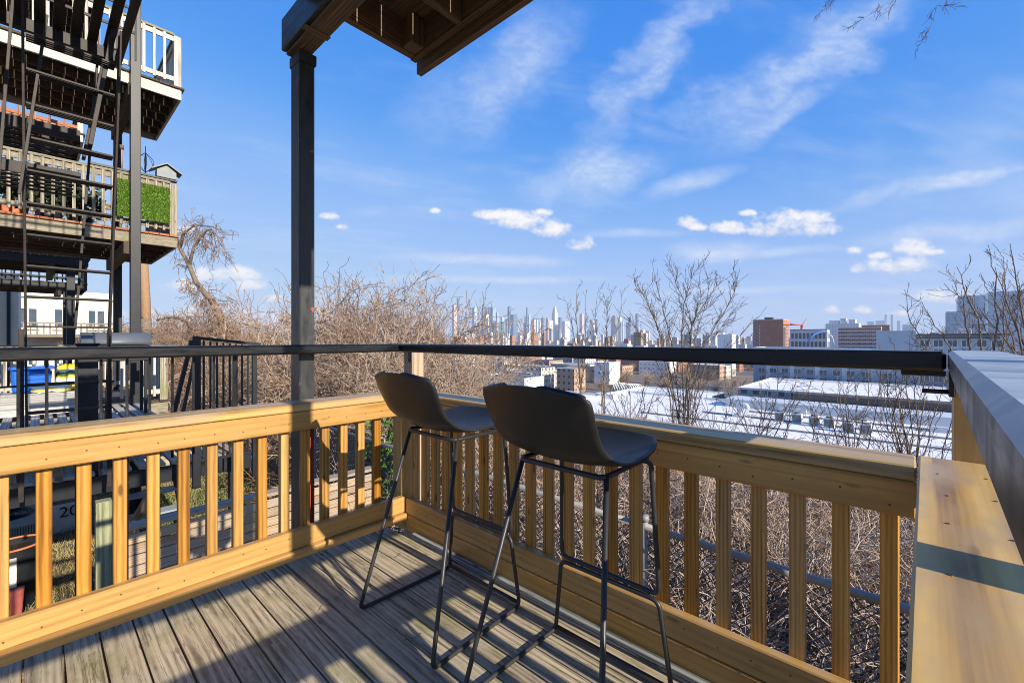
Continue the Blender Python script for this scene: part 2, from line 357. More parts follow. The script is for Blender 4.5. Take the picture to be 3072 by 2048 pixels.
def chamfer_box(lx, ly, lz, b):
    hx, hy, hz_ = lx / 2, ly / 2, lz / 2
    V = []; idx = {}
    for sx in (-1, 1):
        for sy in (-1, 1):
            for sz in (-1, 1):
                for ax in range(3):
                    p = [sx * (hx - b), sy * (hy - b), sz * (hz_ - b)]; p[ax] = (sx * hx, sy * hy, sz * hz_)[ax]
                    idx[(sx, sy, sz, ax)] = len(V); V.append(p)
    F = []; C = np.array([0., 0, 0])
    def add(f):
        q = np.array([V[i] for i in f]); nrm = np.cross(q[1] - q[0], q[2] - q[0])
        if nrm.dot(q.mean(0)) < 0: f = f[::-1]
        F.append(f)
    S = (-1, 1)
    for ax in range(3):
        o = [a for a in range(3) if a != ax]
        for s in S:
            q = []
            for a, b_ in ((-1, -1), (1, -1), (1, 1), (-1, 1)):
                k = [0, 0, 0]; k[ax] = s; k[o[0]] = a; k[o[1]] = b_
                q.append(idx[(*k, ax)])
            add(q)
        for a in S:
            for b_ in S:
                k1 = [0, 0, 0]; k1[ax] = -1; k1[o[0]] = a; k1[o[1]] = b_
                k2 = list(k1); k2[ax] = 1
                add([idx[(*k1, o[0])], idx[(*k2, o[0])], idx[(*k2, o[1])], idx[(*k1, o[1])]])
    for sx in S:
        for sy in S:
            for sz in S: add([idx[(sx, sy, sz, a)] for a in range(3)])
    return V, F
_cache = {}
def plank_mesh(name, L, wd, ht, mat, bev):
    key = (round(L, 3), round(wd, 4), round(ht, 4), mat.name, bev)
    if key not in _cache:
        V, F = chamfer_box(L, wd, ht, bev); _cache[key] = mk(name, V, F, mat)
    return _cache[key]
def plank(name, p0, p1, wd, ht, mat, parent=None, up=(0, 0, 1), bev=.003, **kw):
    p0, p1 = Vector(p0), Vector(p1); d = p1 - p0; L = d.length; x = d / L
    up = Vector(up); y = up.cross(x)
    if y.length < 1e-4: y = Vector((0, 1, 0)).cross(x)
    y.normalize(); z = x.cross(y)
    o = bpy.data.objects.new(name, plank_mesh(name, L, wd, ht, MT[mat] if isinstance(mat, str) else mat, min(bev, wd / 4, ht / 4)))
    mid = (p0 + p1) / 2 - (parent.location if parent else Vector((0, 0, 0)))
    o.matrix_basis = Matrix(((x.x, y.x, z.x, mid.x), (x.y, y.y, z.y, mid.y), (x.z, y.z, z.z, mid.z), (0, 0, 0, 1)))
    return link(o, parent, **kw)
def block(name, lo, hi, mat, parent=None, bev=.003, **kw):   # axis aligned, long axis becomes the grain
    lo, hi = Vector(lo), Vector(hi); d = hi - lo; c = (lo + hi) / 2
    ax = max(range(3), key=lambda i: d[i])
    e = Vector([1 if i == ax else 0 for i in range(3)]) * d[ax] / 2
    if ax == 2: return plank(name, c - e, c + e, d.y, d.x, mat, parent, up=(1, 0, 0), bev=bev, **kw)
    if ax == 0: return plank(name, c - e, c + e, d.y, d.z, mat, parent, bev=bev, **kw)
    return plank(name, c - e, c + e, d.x, d.z, mat, parent, bev=bev, **kw)
def mobj(name, V, F, mat, parent=None, smooth=False, **kw):
    off = parent.location if parent else Vector((0, 0, 0))
    V = [(v[0] - off.x, v[1] - off.y, v[2] - off.z) for v in V]
    return link(bpy.data.objects.new(name, mk(name, V, F, MT[mat] if isinstance(mat, str) else mat, smooth)), parent, **kw)
def tube_vf(path, rad, sides=8, closed=False, cap=True):
    path = [Vector(p) for p in path]; n = len(path)
    rads = rad if isinstance(rad, (list, tuple)) else [rad] * n
    V, F = [], []; prev = None
    for i, p in enumerate(path):
        t = (path[min(i + 1, n - 1)] - path[max(i - 1, 0)]).normalized()
        if prev is None:
            a = Vector((0, 0, 1)) if abs(t.z) < .9 else Vector((1, 0, 0)); u = t.cross(a).normalized()
        else:
            u = prev - t * prev.dot(t); u.normalize()
        prev = u; v = t.cross(u)
        for k in range(sides):
            an = 2 * math.pi * k / sides; V.append(p + (u * math.cos(an) + v * math.sin(an)) * rads[i])
    for i in range(n - 1):
        for k in range(sides):
            a, b = i * sides + k, i * sides + (k + 1) % sides
            F.append([a, b, b + sides, a + sides])
    if cap:
        F.append(list(range(sides))[::-1]); F.append([(n - 1) * sides + k for k in range(sides)])
    return V, F
def fillet(pts, r=.03, n=4):
    pts = [Vector(p) for p in pts]; out = [pts[0]]
    for i in range(1, len(pts) - 1):
        a, b, c = pts[i - 1], pts[i], pts[i + 1]
        ra = min(r, (a - b).length * .45, (c - b).length * .45)
        s, e = b + (a - b).normalized() * ra, b + (c - b).normalized() * ra
        for k in range(n + 1):
            t = k / n; out.append(s * (1 - t) ** 2 + b * 2 * t * (1 - t) + e * t * t)
    return out + [pts[-1]]
def tube(name, path, rad, mat, parent=None, sides=8, **kw):
    V, F = tube_vf(path, rad, sides); return mobj(name, V, F, mat, parent, True, **kw)
class MB:
    def __init__(s): s.V = []; s.F = []
    def add(s, V, F):
        o = len(s.V); s.V += [tuple(v) for v in V]; s.F += [[i + o for i in f] for f in F]; return s
    def box(s, lo, hi):
        x0, y0, z0 = lo; x1, y1, z1 = hi
        return s.add([(x0, y0, z0), (x1, y0, z0), (x1, y1, z0), (x0, y1, z0), (x0, y0, z1), (x1, y0, z1), (x1, y1, z1), (x0, y1, z1)],
                     [[0, 3, 2, 1], [4, 5, 6, 7], [0, 1, 5, 4], [1, 2, 6, 5], [2, 3, 7, 6], [3, 0, 4, 7]])
    def tube(s, path, rad, sides=6): return s.add(*tube_vf(path, rad, sides))
    def obj(s, name, mat, parent=None, smooth=False, **kw): return mobj(name, s.V, s.F, mat, parent, smooth, **kw)
def cyl(name, p0, p1, r, mat, parent=None, sides=16, **kw):
    return tube(name, [p0, p1], r, mat, parent, sides, **kw)
def seg_mesh(name, P0, P1, R0, R1, mat, sides=3):
    P0, P1 = np.asarray(P0, 'f'), np.asarray(P1, 'f'); R0, R1 = np.asarray(R0, 'f'), np.asarray(R1, 'f'); n = len(P0)
    d = P1 - P0; d /= np.maximum(np.linalg.norm(d, axis=1, keepdims=True), 1e-6)
    a = np.where(np.abs(d[:, 2:3]) < .9, np.array([[0, 0, 1.]]), np.array([[1., 0, 0]]))
    u = np.cross(d, a); u /= np.maximum(np.linalg.norm(u, axis=1, keepdims=True), 1e-6); v = np.cross(d, u)
    V = np.empty((n, 2 * sides, 3), 'f')
    for k in range(sides):
        an = 2 * math.pi * k / sides; o = u * math.cos(an) + v * math.sin(an)
        V[:, k] = P0 + o * R0[:, None]; V[:, sides + k] = P1 + o * R1[:, None]
    base = (np.arange(n) * 2 * sides)[:, None, None]
    q = np.array([[k, (k + 1) % sides, sides + (k + 1) % sides, sides + k] for k in range(sides)])[None]
    Fi = (base + q).reshape(-1, 4).astype('i')
    me = bpy.data.meshes.new(name); me.vertices.add(n * 2 * sides); me.vertices.foreach_set('co', V.ravel())
    me.loops.add(Fi.size); me.loops.foreach_set('vertex_index', Fi.ravel())
    me.polygons.add(len(Fi)); me.polygons.foreach_set('loop_start', np.arange(len(Fi), dtype='i') * 4)
    me.polygons.foreach_set('use_smooth', np.ones(len(Fi), bool))
    me.materials.append(MT[mat]); me.update(calc_edges=True); return me

# ------------------------------------------------------------------ terrain
CITYZ = -27.0
def terrain(x, y):
    x = np.asarray(x, float); y = np.asarray(y, float)
    e = 3.4 + 0.10 * np.maximum(0, -x - 9)             # the brink drifts outwards to the left
    s = y - e
    z = np.where(s < 0, -2.5, -2.5 - .36 * s)
    z = np.where(s > 13, -2.5 - .36 * 13 - 1.15 * (s - 13), z)
    n = .18 * np.sin(x * .9 + 1.3 * np.sin(y * .7)) + .12 * np.sin(y * 1.7 + x * .3)
    z = z + np.where((s > 0), n, n * .15)
    return np.maximum(z, CITYZ)
def axis_lines(lo, hi, near0, near1, step, grow):
    a = list(np.arange(near0, near1 + 1e-6, step)); s = step
    while a[-1] < hi: s *= grow; a.append(a[-1] + s)
    s = step
    while a[0] > lo: s *= grow; a.insert(0, a[0] - s)
    return np.array(a)
gx = np.unique(np.clip(axis_lines(-6900, 3400, -30, 14, .7, 1.22), -6900, 3400)); gy = np.unique(np.clip(axis_lines(-1400, 6900, -3, 45, .7, 1.22), -1400, 6900))
XX, YY = np.meshgrid(gx, gy, indexing='ij'); ZZ = terrain(XX, YY)
nx, ny = len(gx), len(gy)
V = np.stack([XX, YY, ZZ], -1).reshape(-1, 3)
F = [[i * ny + j, (i + 1) * ny + j, (i + 1) * ny + j + 1, i * ny + j + 1] for i in range(nx - 1) for j in range(ny - 1)]
go = mobj('ground', V, F, 'ground', None, True, kind='structure')

# ------------------------------------------------------------------ our deck
deck = thing('wooden_deck', (-1, 0, -.1), 'weathered grey brown plank deck floor under the two stools', 'deck')
PIT = .0948; rnd = random.Random(3)
k = 0; y1 = 1.390
while y1 > -1.3:
    jt = rnd.uniform(-.0015, .0015)
    if k == 6:
        block('deck_board', (-2.33, y1 - .089, -.030 + jt), (-1.16, y1, jt), 'deck', deck)
        block('deck_board', (-1.156, y1 - .089, -.030), (.62, y1, 0), 'deck', deck)
    else:
        block('deck_board', (-2.33 + rnd.uniform(-.012, .012), y1 - .089, -.030 + jt), (.62, y1, jt), 'deck', deck)
    y1 -= PIT; k += 1
for x in (-2.25, -1.85, -1.45, -1.05, -.65, -.25, .15, .5):
    block('joist', (x - .019, -1.3, -.215), (x + .019, 1.34, -.033), 'rafter', deck)
block('rim_joist', (-2.33, 1.343, -.215), (.62, 1.381, -.033), 'rafter', deck)
block('old_edge_board', (-2.02, 1.3935, -.10), (.62, 1.4245, .026), 'oldboard', deck)
for x in (-2.2, .4):
    block('support_post', (x - .045, .9, -2.6), (x + .045, .99, -.217), 'rafter', deck)
tw = MB(); rs = random.Random(8)
for (px, py, l) in ((1185, 1672, .05), (1255, 1690, .06), (1212, 1920, .07), (985, 1815, .045), (1105, 1600, .04)):
    p = ray(px, py); t = (-CAMH) / p.z; q = Vector((p.x * t, p.y * t, .003)); a = rs.uniform(0, 6.28)
    tw.tube([q, q + Vector((math.cos(a) * l * .5, math.sin(a) * l * .5, .004)), q + Vector((math.cos(a + .5) * l, math.sin(a + .5) * l, .001))], .0011, 4)
tw.obj('fallen_twig', 'twig_dark', None, kind='stuff', label='tiny dry twigs scattered on the deck boards')

# wood guard rails -------------------------------------------------
def screws(parent, pts, n):
    b = MB(); n = Vector(n)
    for p in pts:
        p = Vector(p); b.add(*tube_vf([p - n * .002, p + n * .0012], .003, 7))
    b.obj('screws', 'screw', parent, kind='stuff')
left = thing('wooden_railing', (-2.165, 0, 0), 'honey coloured pine railing on the sunlit left side of the deck', 'railing', 'new pine deck railings')
block('cap_rail', (-2.265, -1.3, .755), (-2.125, 1.4245, .793), 'pine_cap', left, .004)
block('upper_rail', (-2.165, -1.3, .664), (-2.127, 1.4245, .7525), 'pine', left, .004)
block('bottom_rail', (-2.165, -1.3, .108), (-2.127, 1.4245, .196), 'pine', left, .004)
block('low_board', (-2.1645, -1.3, .068), (-2.103, 1.4245, .1065), 'pine', left, .004)
YB = [.019 + .0967 * i for i in range(-13, 14)]
for y in YB:
    block('baluster', (-2.204, y - .019, .06), (-2.166, y + .019, .7525), 'pine_bal', left)
block('corner_post', (-2.255, 1.4275, .0), (-2.166, 1.5165, .7525), 'pine', left)
sc_ = []
for i, y in enumerate(YB):
    if y < -.3: continue
    sc_ += [(-2.127, y + rnd.uniform(-.008, .008), .70 + rnd.uniform(-.012, .012)), (-2.127, y + rnd.uniform(-.008, .008), .15 + rnd.uniform(-.02, .02))]
screws(left, sc_, (1, 0, 0))
front = thing('wooden_railing', (-1, 1.45, 0), 'pine railing facing the skyline, shaded on its near side', 'railing', 'new pine deck railings')
block('cap_rail', (-2.265, 1.427, .755), (.0185, 1.567, .793), 'pine_cap', front, .004)
block('upper_rail', (-2.125, 1.4285, .664), (.0185, 1.466, .7525), 'pine', front, .004)
block('bottom_rail', (-2.125, 1.4285, .100), (.0185, 1.466, .188), 'pine', front, .004)
block('low_board', (-2.125, 1.4275, .010), (.0185, 1.465, .097), 'pine', front, .004)
XB = [-2.11, -2.012, -1.922, -1.828, -1.735] + [-1.64 + .1005 * i for i in range(0, 17)]
for x in XB:
    block('baluster', (x - .019, 1.4665, .012), (x + .019, 1.5045, .7525), 'pine_bal', front)
screws(front, [(x + rnd.uniform(-.008, .008), 1.4285, z + rnd.uniform(-.012, .012)) for x in XB for z in (.70, .145)], (0, -1, 0))
block('tall_corner_post', (-2.355, 1.5695, -.2), (-2.266, 1.6585, 1.020), 'fence', front)
block('tall_corner_post', (.09, 1.5695, -.2), (.179, 1.6585, 1.020), 'pine', front)
right = thing('wooden_railing', (.06, 0, 0), 'pine railing close to the camera on the right, wide sunlit cap', 'railing', 'new pine deck railings')
def RX(y, k=.024): return k * (y - 1.43)
def rplank(name, xm, y0, y1, z0, z1, wd, mat, parent, k=.024, bev=.004): return plank(name, (xm + RX(y0, k), y0, (z0 + z1) / 2), (xm + RX(y1, k), y1, (z0 + z1) / 2), wd, z1 - z0, mat, parent, bev=bev)
rplank('cap_rail', .091, -1.3, 1.567, .755, .793, .14, 'pine_cap', right)
rplank('upper_rail', .040, -1.3, 1.4255, .664, .7525, .038, 'pine', right)
rplank('bottom_rail', .040, -1.3, 1.4255, .108, .196, .038, 'pine', right)
for i in range(-13, 14):
    y = .03 + .1 * i; x = .0795 + RX(y)
    block('baluster', (x - .019, y - .019, .06), (x + .019, y + .019, .7525), 'pine_bal', right)
screws(right, [(.045 + RX(y) + rnd.uniform(0, .03), y, .793) for y in (1.38, 1.2, 1.02, .8, .55, .3)] + [(.13 + RX(y), y, .793) for y in (1.4, 1.22, 1.0, .82, .5)], (0, 0, 1))

# black steel guard rail around the deck ---------------------------
br_ = thing('steel_railing', (-1, 1.5, 0), 'glossy black hand rail running round the deck above the pine railings', 'railing')
block('hand_rail', (-2.300, -1.3, 1.024), (-2.215, 1.4465, 1.07), 'rail', br_, .008)
block('hand_rail', (-2.300, 1.4475, 1.022), (.0705, 1.540, 1.07), 'rail', br_, .008)
rplank('hand_rail', .1195, -1.3, 1.541, 1.022, 1.071, .0945, 'rail_worn_sheen', br_, .037, .008)
for px in (55, 140, 229, 303, 381, 449, 517, 580, 641, 704):
    r_ = ray(px, 1150); y = r_.y * (-2.288 / r_.x); hw = .0045 if px != 704 else .010
    block('bar', (-2.288 - hw, y - hw, -.12 if px in (229, 381) else .60), (-2.288 + hw, y + hw, 1.0235), 'rail', br_, .001)
block('bracket_plate', (-2.300, 1.561, .955), (-2.268, 1.569, 1.021), 'rail', br_, .002)
cyl('bolt', (-2.284, 1.553, .985), (-2.284, 1.562, .985), .008, 'iron', br_, 8)
block('bracket_plate', (-.01, 1.49, 1.008), (.072, 1.545, 1.0215), 'rail', br_, .002)
block('bracket_plate', (.0785, 1.53, .955), (.0895, 1.6, 1.0215), 'rail', br_, .002)
cyl('bolt', (.03, 1.56, .965), (.09, 1.56, .965), .006, 'iron', br_, 8)

# steel columns and the deck above ---------------------------------
def column(x0, x1, y0, y1, lab):
    p = thing('steel_post', ((x0 + x1) / 2, (y0 + y1) / 2, -2.6), lab, 'post')
    block('shaft', (x0, y0, -2.62), (x1, y1, 2.585), 'steel', p, .006)
    block('cap_plate', (x0 - .005, y0 - .005, 2.53), (x1 + .012, y1 + .005, 2.584), 'steel', p, .003)
    return p
pl = column(-2.417, -2.305, .911, .990, 'tall black steel post behind the left railing, paint chipped to red')
block('primer_patch', (-2.304, .918, -2.5), (-2.302, .983, .70), 'primer', pl, .0005)
ud = thing('upper_deck', (-1, .5, 2.6), 'brown timber underside of the deck above, joists and beam', 'deck')
block('support_post', (.28, .80, -2.62), (.38, .90, 2.585), 'steel', ud, .006)
block('beam', (-2.41, .885, 2.588), (.40, .978, 2.765), 'rafter', ud, .004)
block('beam_side', (-2.41, .862, 2.60), (.40, .8835, 2.763), 'steel', ud, .003)
for x in (-2.12, -1.5, -.6):
    block('strap', (x - .02, .859, 2.584), (x + .02, .981, 2.587), 'rafter', ud, .001)
for x in (-2.17, -1.75, -1.33, -.91, -.49, -.07, .34):
    block('joist', (x - .019, -1.3, 2.7665), (x + .019, 1.51, 2.95), 'rafter', ud, .003)
block('rim_joist', (-2.20, 1.512, 2.7665), (.40, 1.55, 2.95), 'rafter', ud, .003)
block('fascia_board', (-2.215, 1.566, 2.715), (.42, 1.604, 2.95), 'rafter', ud, .003)
block('corner_block', (-2.149, 1.42, 2.775), (-2.06, 1.509, 2.94), 'rafter', ud, .003)
y = -1.3
while y < 1.6:
    block('floor_board', (-2.23, y, 2.9515), (.44, y + .138, 2.982), 'rafter', ud, .003); y += .144

# ------------------------------------------------------------------ bar stools
def shell_vf(cx, cy):
    prof = [(.412, .792), (.396, .781), (.35, .762), (.29, .747), (.225, .739), (.165, .740), (.11, .752), (.065, .772), (.030, .800), (.005, .833), (-.015, .868), (-.030, .903), (-.041, .932), (-.048, .951), (-.053, .964), (-.056, .972), (-.0575, .9755)]
    hw = [.150, .172, .190, .199, .202, .200, .196, .191, .187, .185, .186, .188, .188, .184, .175, .159, .136]
    # resample smooth
    t = np.linspace(0, 1, len(prof)); tt = np.linspace(0, 1, 40)
    def cr(vals):
        vals = np.array(vals, float); out = []
        for x in tt:
            f = x * (len(vals) - 1); i = min(int(f), len(vals) - 2); u = f - i
            p0, p1, p2, p3 = vals[max(i - 1, 0)], vals[i], vals[i + 1], vals[min(i + 2, len(vals) - 1)]
            out.append(.5 * ((2 * p1) + (-p0 + p2) * u + (2 * p0 - 5 * p1 + 4 * p2 - p3) * u * u + (-p0 + 3 * p1 - 3 * p2 + p3) * u ** 3))
        return np.array(out)
    py, pz, ph = cr([p[0] for p in prof]), cr([p[1] for p in prof]), cr(hw)
    nu = 25; U = np.linspace(-1, 1, nu)
    G = np.empty((40, nu, 3))
    for i in range(40):
        ty = py[min(i + 1, 39)] - py[max(i - 1, 0)]; tz = pz[min(i + 1, 39)] - pz[max(i - 1, 0)]
        L = math.hypot(ty, tz); ny_, nz_ = tz / L, -ty / L        # towards sitter: up / forward
        if nz_ < 0 and i < 20: ny_, nz_ = -ny_, -nz_
        if i >= 20 and ny_ < 0: ny_, nz_ = -ny_, -nz_
        if i > 20: nz_ *= max(0., 1 - (i - 20) / 6.); ny_ = math.sqrt(max(0, 1 - nz_ * nz_))
        back = min(1, max(0, (pz[i] - .75) / .12)) if i > 16 else 0
        amt = .022 + .012 * back
        if i < 10: amt = .026 - .030 * (1 - i / 10)
        for j, u in enumerate(U):
            b = amt * abs(u) ** 2.2
            G[i, j] = (cx + u * ph[i], cy + py[i] + ny_ * b, pz[i] + nz_ * b - (.030 * abs(u) ** 3 * ((i - 29) / 10) ** 1.5 if i > 29 else 0))
    N = np.cross(np.gradient(G, axis=1), np.gradient(G, axis=0)); N /= np.linalg.norm(N, axis=2, keepdims=True)
    if N[12, 12, 2] > 0: N = -N
    O = G + N * .0085
    V = np.concatenate([G.reshape(-1, 3), O.reshape(-1, 3)]); n = 40 * nu
    F = []
    for i in range(39):
        for j in range(nu - 1):
            a, b, c, d = i * nu + j, i * nu + j + 1, (i + 1) * nu + j + 1, (i + 1) * nu + j
            F += [[a, b, c, d], [n + d, n + c, n + b, n + a]]
    edge = [j for j in range(nu)] + [i * nu + nu - 1 for i in range(1, 40)] + [39 * nu + j for j in range(nu - 2, -1, -1)] + [i * nu for i in range(38, 0, -1)]
    for a, b in zip(edge, edge[1:] + edge[:1]): F.append([b, a, n + a, n + b])
    return V, F
def stool(cx, fy, label):       # fy: front line of the sled base
    t = thing('bar_stool', (cx, fy - .2, 0), label, 'stool', 'black bar stools at the railing')
    V, F = shell_vf(cx, fy - .395)
    mobj('seat_shell', V, F, 'shell', t, True)
    r = .0078
    def P(x, y, z): return (cx + x, fy + y, z)
    tube('sled_frame', fillet([P(-.150, -.27, .727), P(-.238, -.455, .009), P(-.222, 0, .009), P(-.186, -.015, .283), P(.186, -.015, .283), P(.222, 0, .009), P(.238, -.455, .009), P(.150, -.27, .727)], .028, 5), r, 'frame', t, 10)
    tube('front_legs', fillet([P(-.150, -.06, .727), P(-.170, -.035, .715), P(-.186, -.010, .300), P(.186, -.010, .300), P(.170, -.035, .715), P(.150, -.06, .727)], .028, 5), r, 'frame', t, 10)
    tube('floor_bar', [P(-.218, -.004, .0205), P(.218, -.004, .0205)], r, 'frame', t, 10)
    tube('seat_support', fillet([P(-.150, -.02, .722), P(-.150, -.29, .722), P(.150, -.29, .722), P(.150, -.02, .722)], .03, 5), r, 'frame', t, 10)
    tube('seat_support', fillet([P(.150, -.03, .7225), P(-.150, -.03, .7225)], .03, 2), r, 'frame', t, 10)
    return t
stool(-1.395, 1.335, 'black plastic shell stool in the corner, further left of the two')
stool(-.757, 1.322, 'black plastic shell stool nearest the camera, larger of the two')

# ------------------------------------------------------------------ neighbours' decks on the left
def railing_side(parent, x, y0, y1, z, mat, bal, capm, step=.145, h=.98, mid=True):
    block('top_rail', (x - .045, y0, z + h - .04), (x + .045, y1, z + h), capm, parent)
    block('sub_rail', (x - .018, y0, z + h - .135), (x + .018, y1, z + h - .045), mat, parent)
    block('bottom_rail', (x - .018, y0, z + .11), (x + .018, y1, z + .19), mat, parent)
    y = y0 + .08
    while y < y1 - .05:
        block('baluster', (x + .019, y - .02, z + .07), (x + .055, y + .02, z + h - .045), bal, parent); y += step
def railing_front(parent, x0, x1, y, z, mat, bal, capm, step=.145, h=.98):
    block('top_rail', (x0, y - .045, z + h - .04), (x1, y + .045, z + h), capm, parent)
    block('sub_rail', (x0, y - .018, z + h - .135), (x1, y + .018, z + h - .045), mat, parent)
    block('bottom_rail', (x0, y - .018, z + .11), (x1, y + .018, z + .19), mat, parent)
    x = x0 + .08
    while x < x1 - .05:
        block('baluster', (x - .02, y + .019, z + .07), (x + .02, y + .055, z + h - .045), bal, parent); x += step
def balcony(x0, x1, y0, y1, z, lab, rim, bal, capm, edge=None, under='dark_under', step=.145, h=.98, group=None):
    t = thing('raised_deck', ((x0 + x1) / 2, y1 - .5, z - .3), lab, 'deck', group)
    block('side_rim', (x1 - .04, y0, z - .225), (x1, y1, z - .036), rim, t)
    block('side_rim', (x0, y0, z - .225), (x0 + .04, y1, z - .036), rim, t)
    block('front_rim', (x0 + .041, y1 - .04, z - .225), (x1 - .041, y1, z - .036), rim, t)
    x = x0 + .35
    while x < x1 - .2:
        block('joist', (x - .019, y0, z - .215), (x + .019, y1 - .042, z - .037), under, t); x += .4
    block('cross_beam', (x0 - .02, y1 - .75, z - .44), (x1 + .06, y1 - .62, z - .228), under, t)
    y = y0
    while y < y1 + .02:
        block('floor_board', (x0 - .03, y, z - .035), (x1 + .035, min(y + .138, y1 + .04), z), edge or under, t); y += .145
    railing_side(t, x1 - .06, y0, y1 - .1, z, bal, bal, capm, step, h)
    railing_side(t, x0 + .02, y0, y1 - .1, z, bal, bal, capm, step, h)
    railing_front(t, x0 + .1, x1 - .16, y1 - .07, z, bal, bal, capm, step, h)
    block('corner_post', (x1 - .12, y1 - .11, z), (x1 - .01, y1 - .0, z + h - .041), rim, t)
    block('corner_post', (x0 + .01, y1 - .11, z), (x0 + .09, y1 - .0, z + h - .041), rim, t)
    return t
G1 = 'timber decks of the next house'
d_mid = balcony(-12.6, -9.95, -3, 1.76, 3.0, 'weathered grey deck one floor up, green turf hung on its railing', 'grey_wood', 'grey_wood', 'grey_wood', 'red_wood', step=.115, group=G1)
block('dark_hand_rail', (-10.06, .6, 3.985), (-9.95, 1.76, 4.02), 'iron', d_mid)
balcony(-12.4, -9.95, -3, 1.82, 5.74, 'top floor deck with pale sunlit balusters against the sky', 'white_wood', 'white_wood', 'grey_wood', group=G1)
balcony(-12.6, -9.95, -3, 1.62, 0.0, 'deck level with ours at the next house, pale balusters', 'grey_wood', 'white_wood', 'grey_wood', group=G1)
for x, y, lab in ((-9.80, 1.15, 'tall dark square post outside the decks of the next house, nearer one'), (-12.72, 1.2, 'tall dark square post of the next house, further one')):
    t = thing('deck_post', (x, y, -2.6), lab, 'post', 'posts of the next house')
    block('shaft', (x - .068, y - .068, -2.62), (x + .068, y + .068, 8.6), 'iron', t, .006)
    block('base_plate', (x - .11, y - .11, -2.6), (x + .11, y + .11, -2.575), 'rust', t, .003)
    block('top_plate', (x - .09, y - .09, 8.601), (x + .09, y + .09, 8.62), 'rust', t, .003)
balcony(-15.2, -12.9, -3, 1.0, 8.6, 'deck corner poking in at the top edge beside the post', 'dark_under', 'dark_under', 'dark_under', group=G1)
# further house: darker decks
balcony(-18.6, -16.2, -4, .95, 3.25, 'dark steel framed deck behind the ladder, further off', 'iron', 'iron', 'iron', step=.2, group='decks of the far houses')
balcony(-23.6, -21.0, -4, 1.2, 3.0, 'small dark deck under the steel deck, furthest off', 'iron', 'iron', 'iron', step=.2, group='decks of the far houses')
balcony(-18.6, -16.2, -4, .85, 6.55, 'deck with red brown boards and a white rim behind the fire escape', 'white_wood', 'red_wood', 'red_wood', step=.26, group='decks of the far houses')
for x, y, lab in ((-16.25, .62, 'dark column carrying the steel deck behind the ladder'), (-21.1, .7, 'thin dark column of the furthest deck')):
    t = thing('deck_post', (x, y, -2.6), lab, 'post', 'posts of the far houses')
    block('shaft', (x - .08, y - .08, -2.62), (x + .08, y + .08, 3.02 if x > -20 else 2.76), 'iron', t, .006)
    block('base_plate', (x - .12, y - .12, -2.6), (x + .12, y + .12, -2.57), 'rust', t, .003)

# green turf mat on the railing
turf = thing('turf_mat', (-9.93, 1.3, 3.2), 'bright green artificial grass mat hung over the grey deck railing', 'mat')
block('backing', (-9.893, .93, 3.19), (-9.883, 1.64, 3.83), 'turf', turf, .002)
rg = np.random.RandomState(4); n = 7000
b0 = np.stack([np.full(n, -9.884), rg.uniform(.93, 1.64, n), rg.uniform(3.19, 3.83, n)], 1)
b1 = b0 + np.stack([rg.uniform(.012, .03, n), rg.normal(0, .012, n), rg.normal(-.006, .012, n)], 1)
o = bpy.data.objects.new('grass_pile', seg_mesh('grass_pile', b0 - np.array(turf.location), b1 - np.array(turf.location), np.full(n, .0035), np.full(n, .0012), 'turf')); link(o, turf, kind='stuff')
# things on that deck
bh = thing('bird_house', (-10.0, 1.62, 4.02), 'grey gabled metal bird house on the corner of the grey deck', 'bird house')
MB().box((-10.1, 1.46, 4.021), (-9.93, 1.74, 4.14)).obj('body', 'greymetal', bh)
MB().add([(-10.16, 1.38, 4.12), (-9.88, 1.38, 4.12), (-9.88, 1.60, 4.26), (-10.16, 1.60, 4.26), (-10.16, 1.82, 4.12), (-9.88, 1.82, 4.12),
          (-10.16, 1.38, 4.14), (-9.88, 1.38, 4.14), (-9.88, 1.60, 4.28), (-10.16, 1.60, 4.28), (-10.16, 1.82, 4.14), (-9.88, 1.82, 4.14)],
         [[3, 2, 1, 0], [4, 5, 2, 3], [6, 7, 8, 9], [9, 8, 11, 10], [0, 1, 7, 6], [4, 10, 11, 5], [1, 2, 8, 7], [2, 5, 11, 8], [3, 0, 6, 9], [4, 3, 9, 10]]).obj('roof', 'greymetal', bh)
MB().add([(-9.93, 1.46, 4.14), (-9.93, 1.74, 4.14), (-9.93, 1.6, 4.24), (-10.1, 1.46, 4.14), (-10.1, 1.74, 4.14), (-10.1, 1.6, 4.24)], [[0, 1, 2], [5, 4, 3], [0, 3, 4, 1], [1, 4, 5, 2], [2, 5, 3, 0]]).obj('gable', 'greymetal', bh)
wv_ = thing('garden_finial', (-10.3, 1.35, 4.02), 'thin black wire finial standing behind the bird house', 'ornament')
b = MB(); b.tube([(-10.3, 1.35, 4.02), (-10.3, 1.35, 4.62)], .008, 5); b.obj('stem', 'iron', wv_)
b = MB()
for k in range(6):
    a = k * math.pi / 3; b.tube([(-10.3, 1.35, 4.5)] + [(-10.3 + math.cos(a) * .13 * math.sin(q / 6 * 3.14), 1.35 + math.sin(a) * .13 * math.sin(q / 6 * 3.14), 4.5 - q * .06) for q in range(1, 7)], .005, 4)
b.obj('cage', 'iron', wv_)
pt = thing('planter_box', (-10.2, 1.45, 3.85), 'long terracotta planter behind the turf mat', 'planter')
V, F = chamfer_box(.16, .42, .13, .01); mobj('box', [(v[0] - 10.2, v[1] + 1.4, v[2] + 3.86) for v in V], F, 'terracotta', pt)
block('rim', (-10.295, 1.18, 3.926), (-10.105, 1.62, 3.945), 'terracotta', pt)
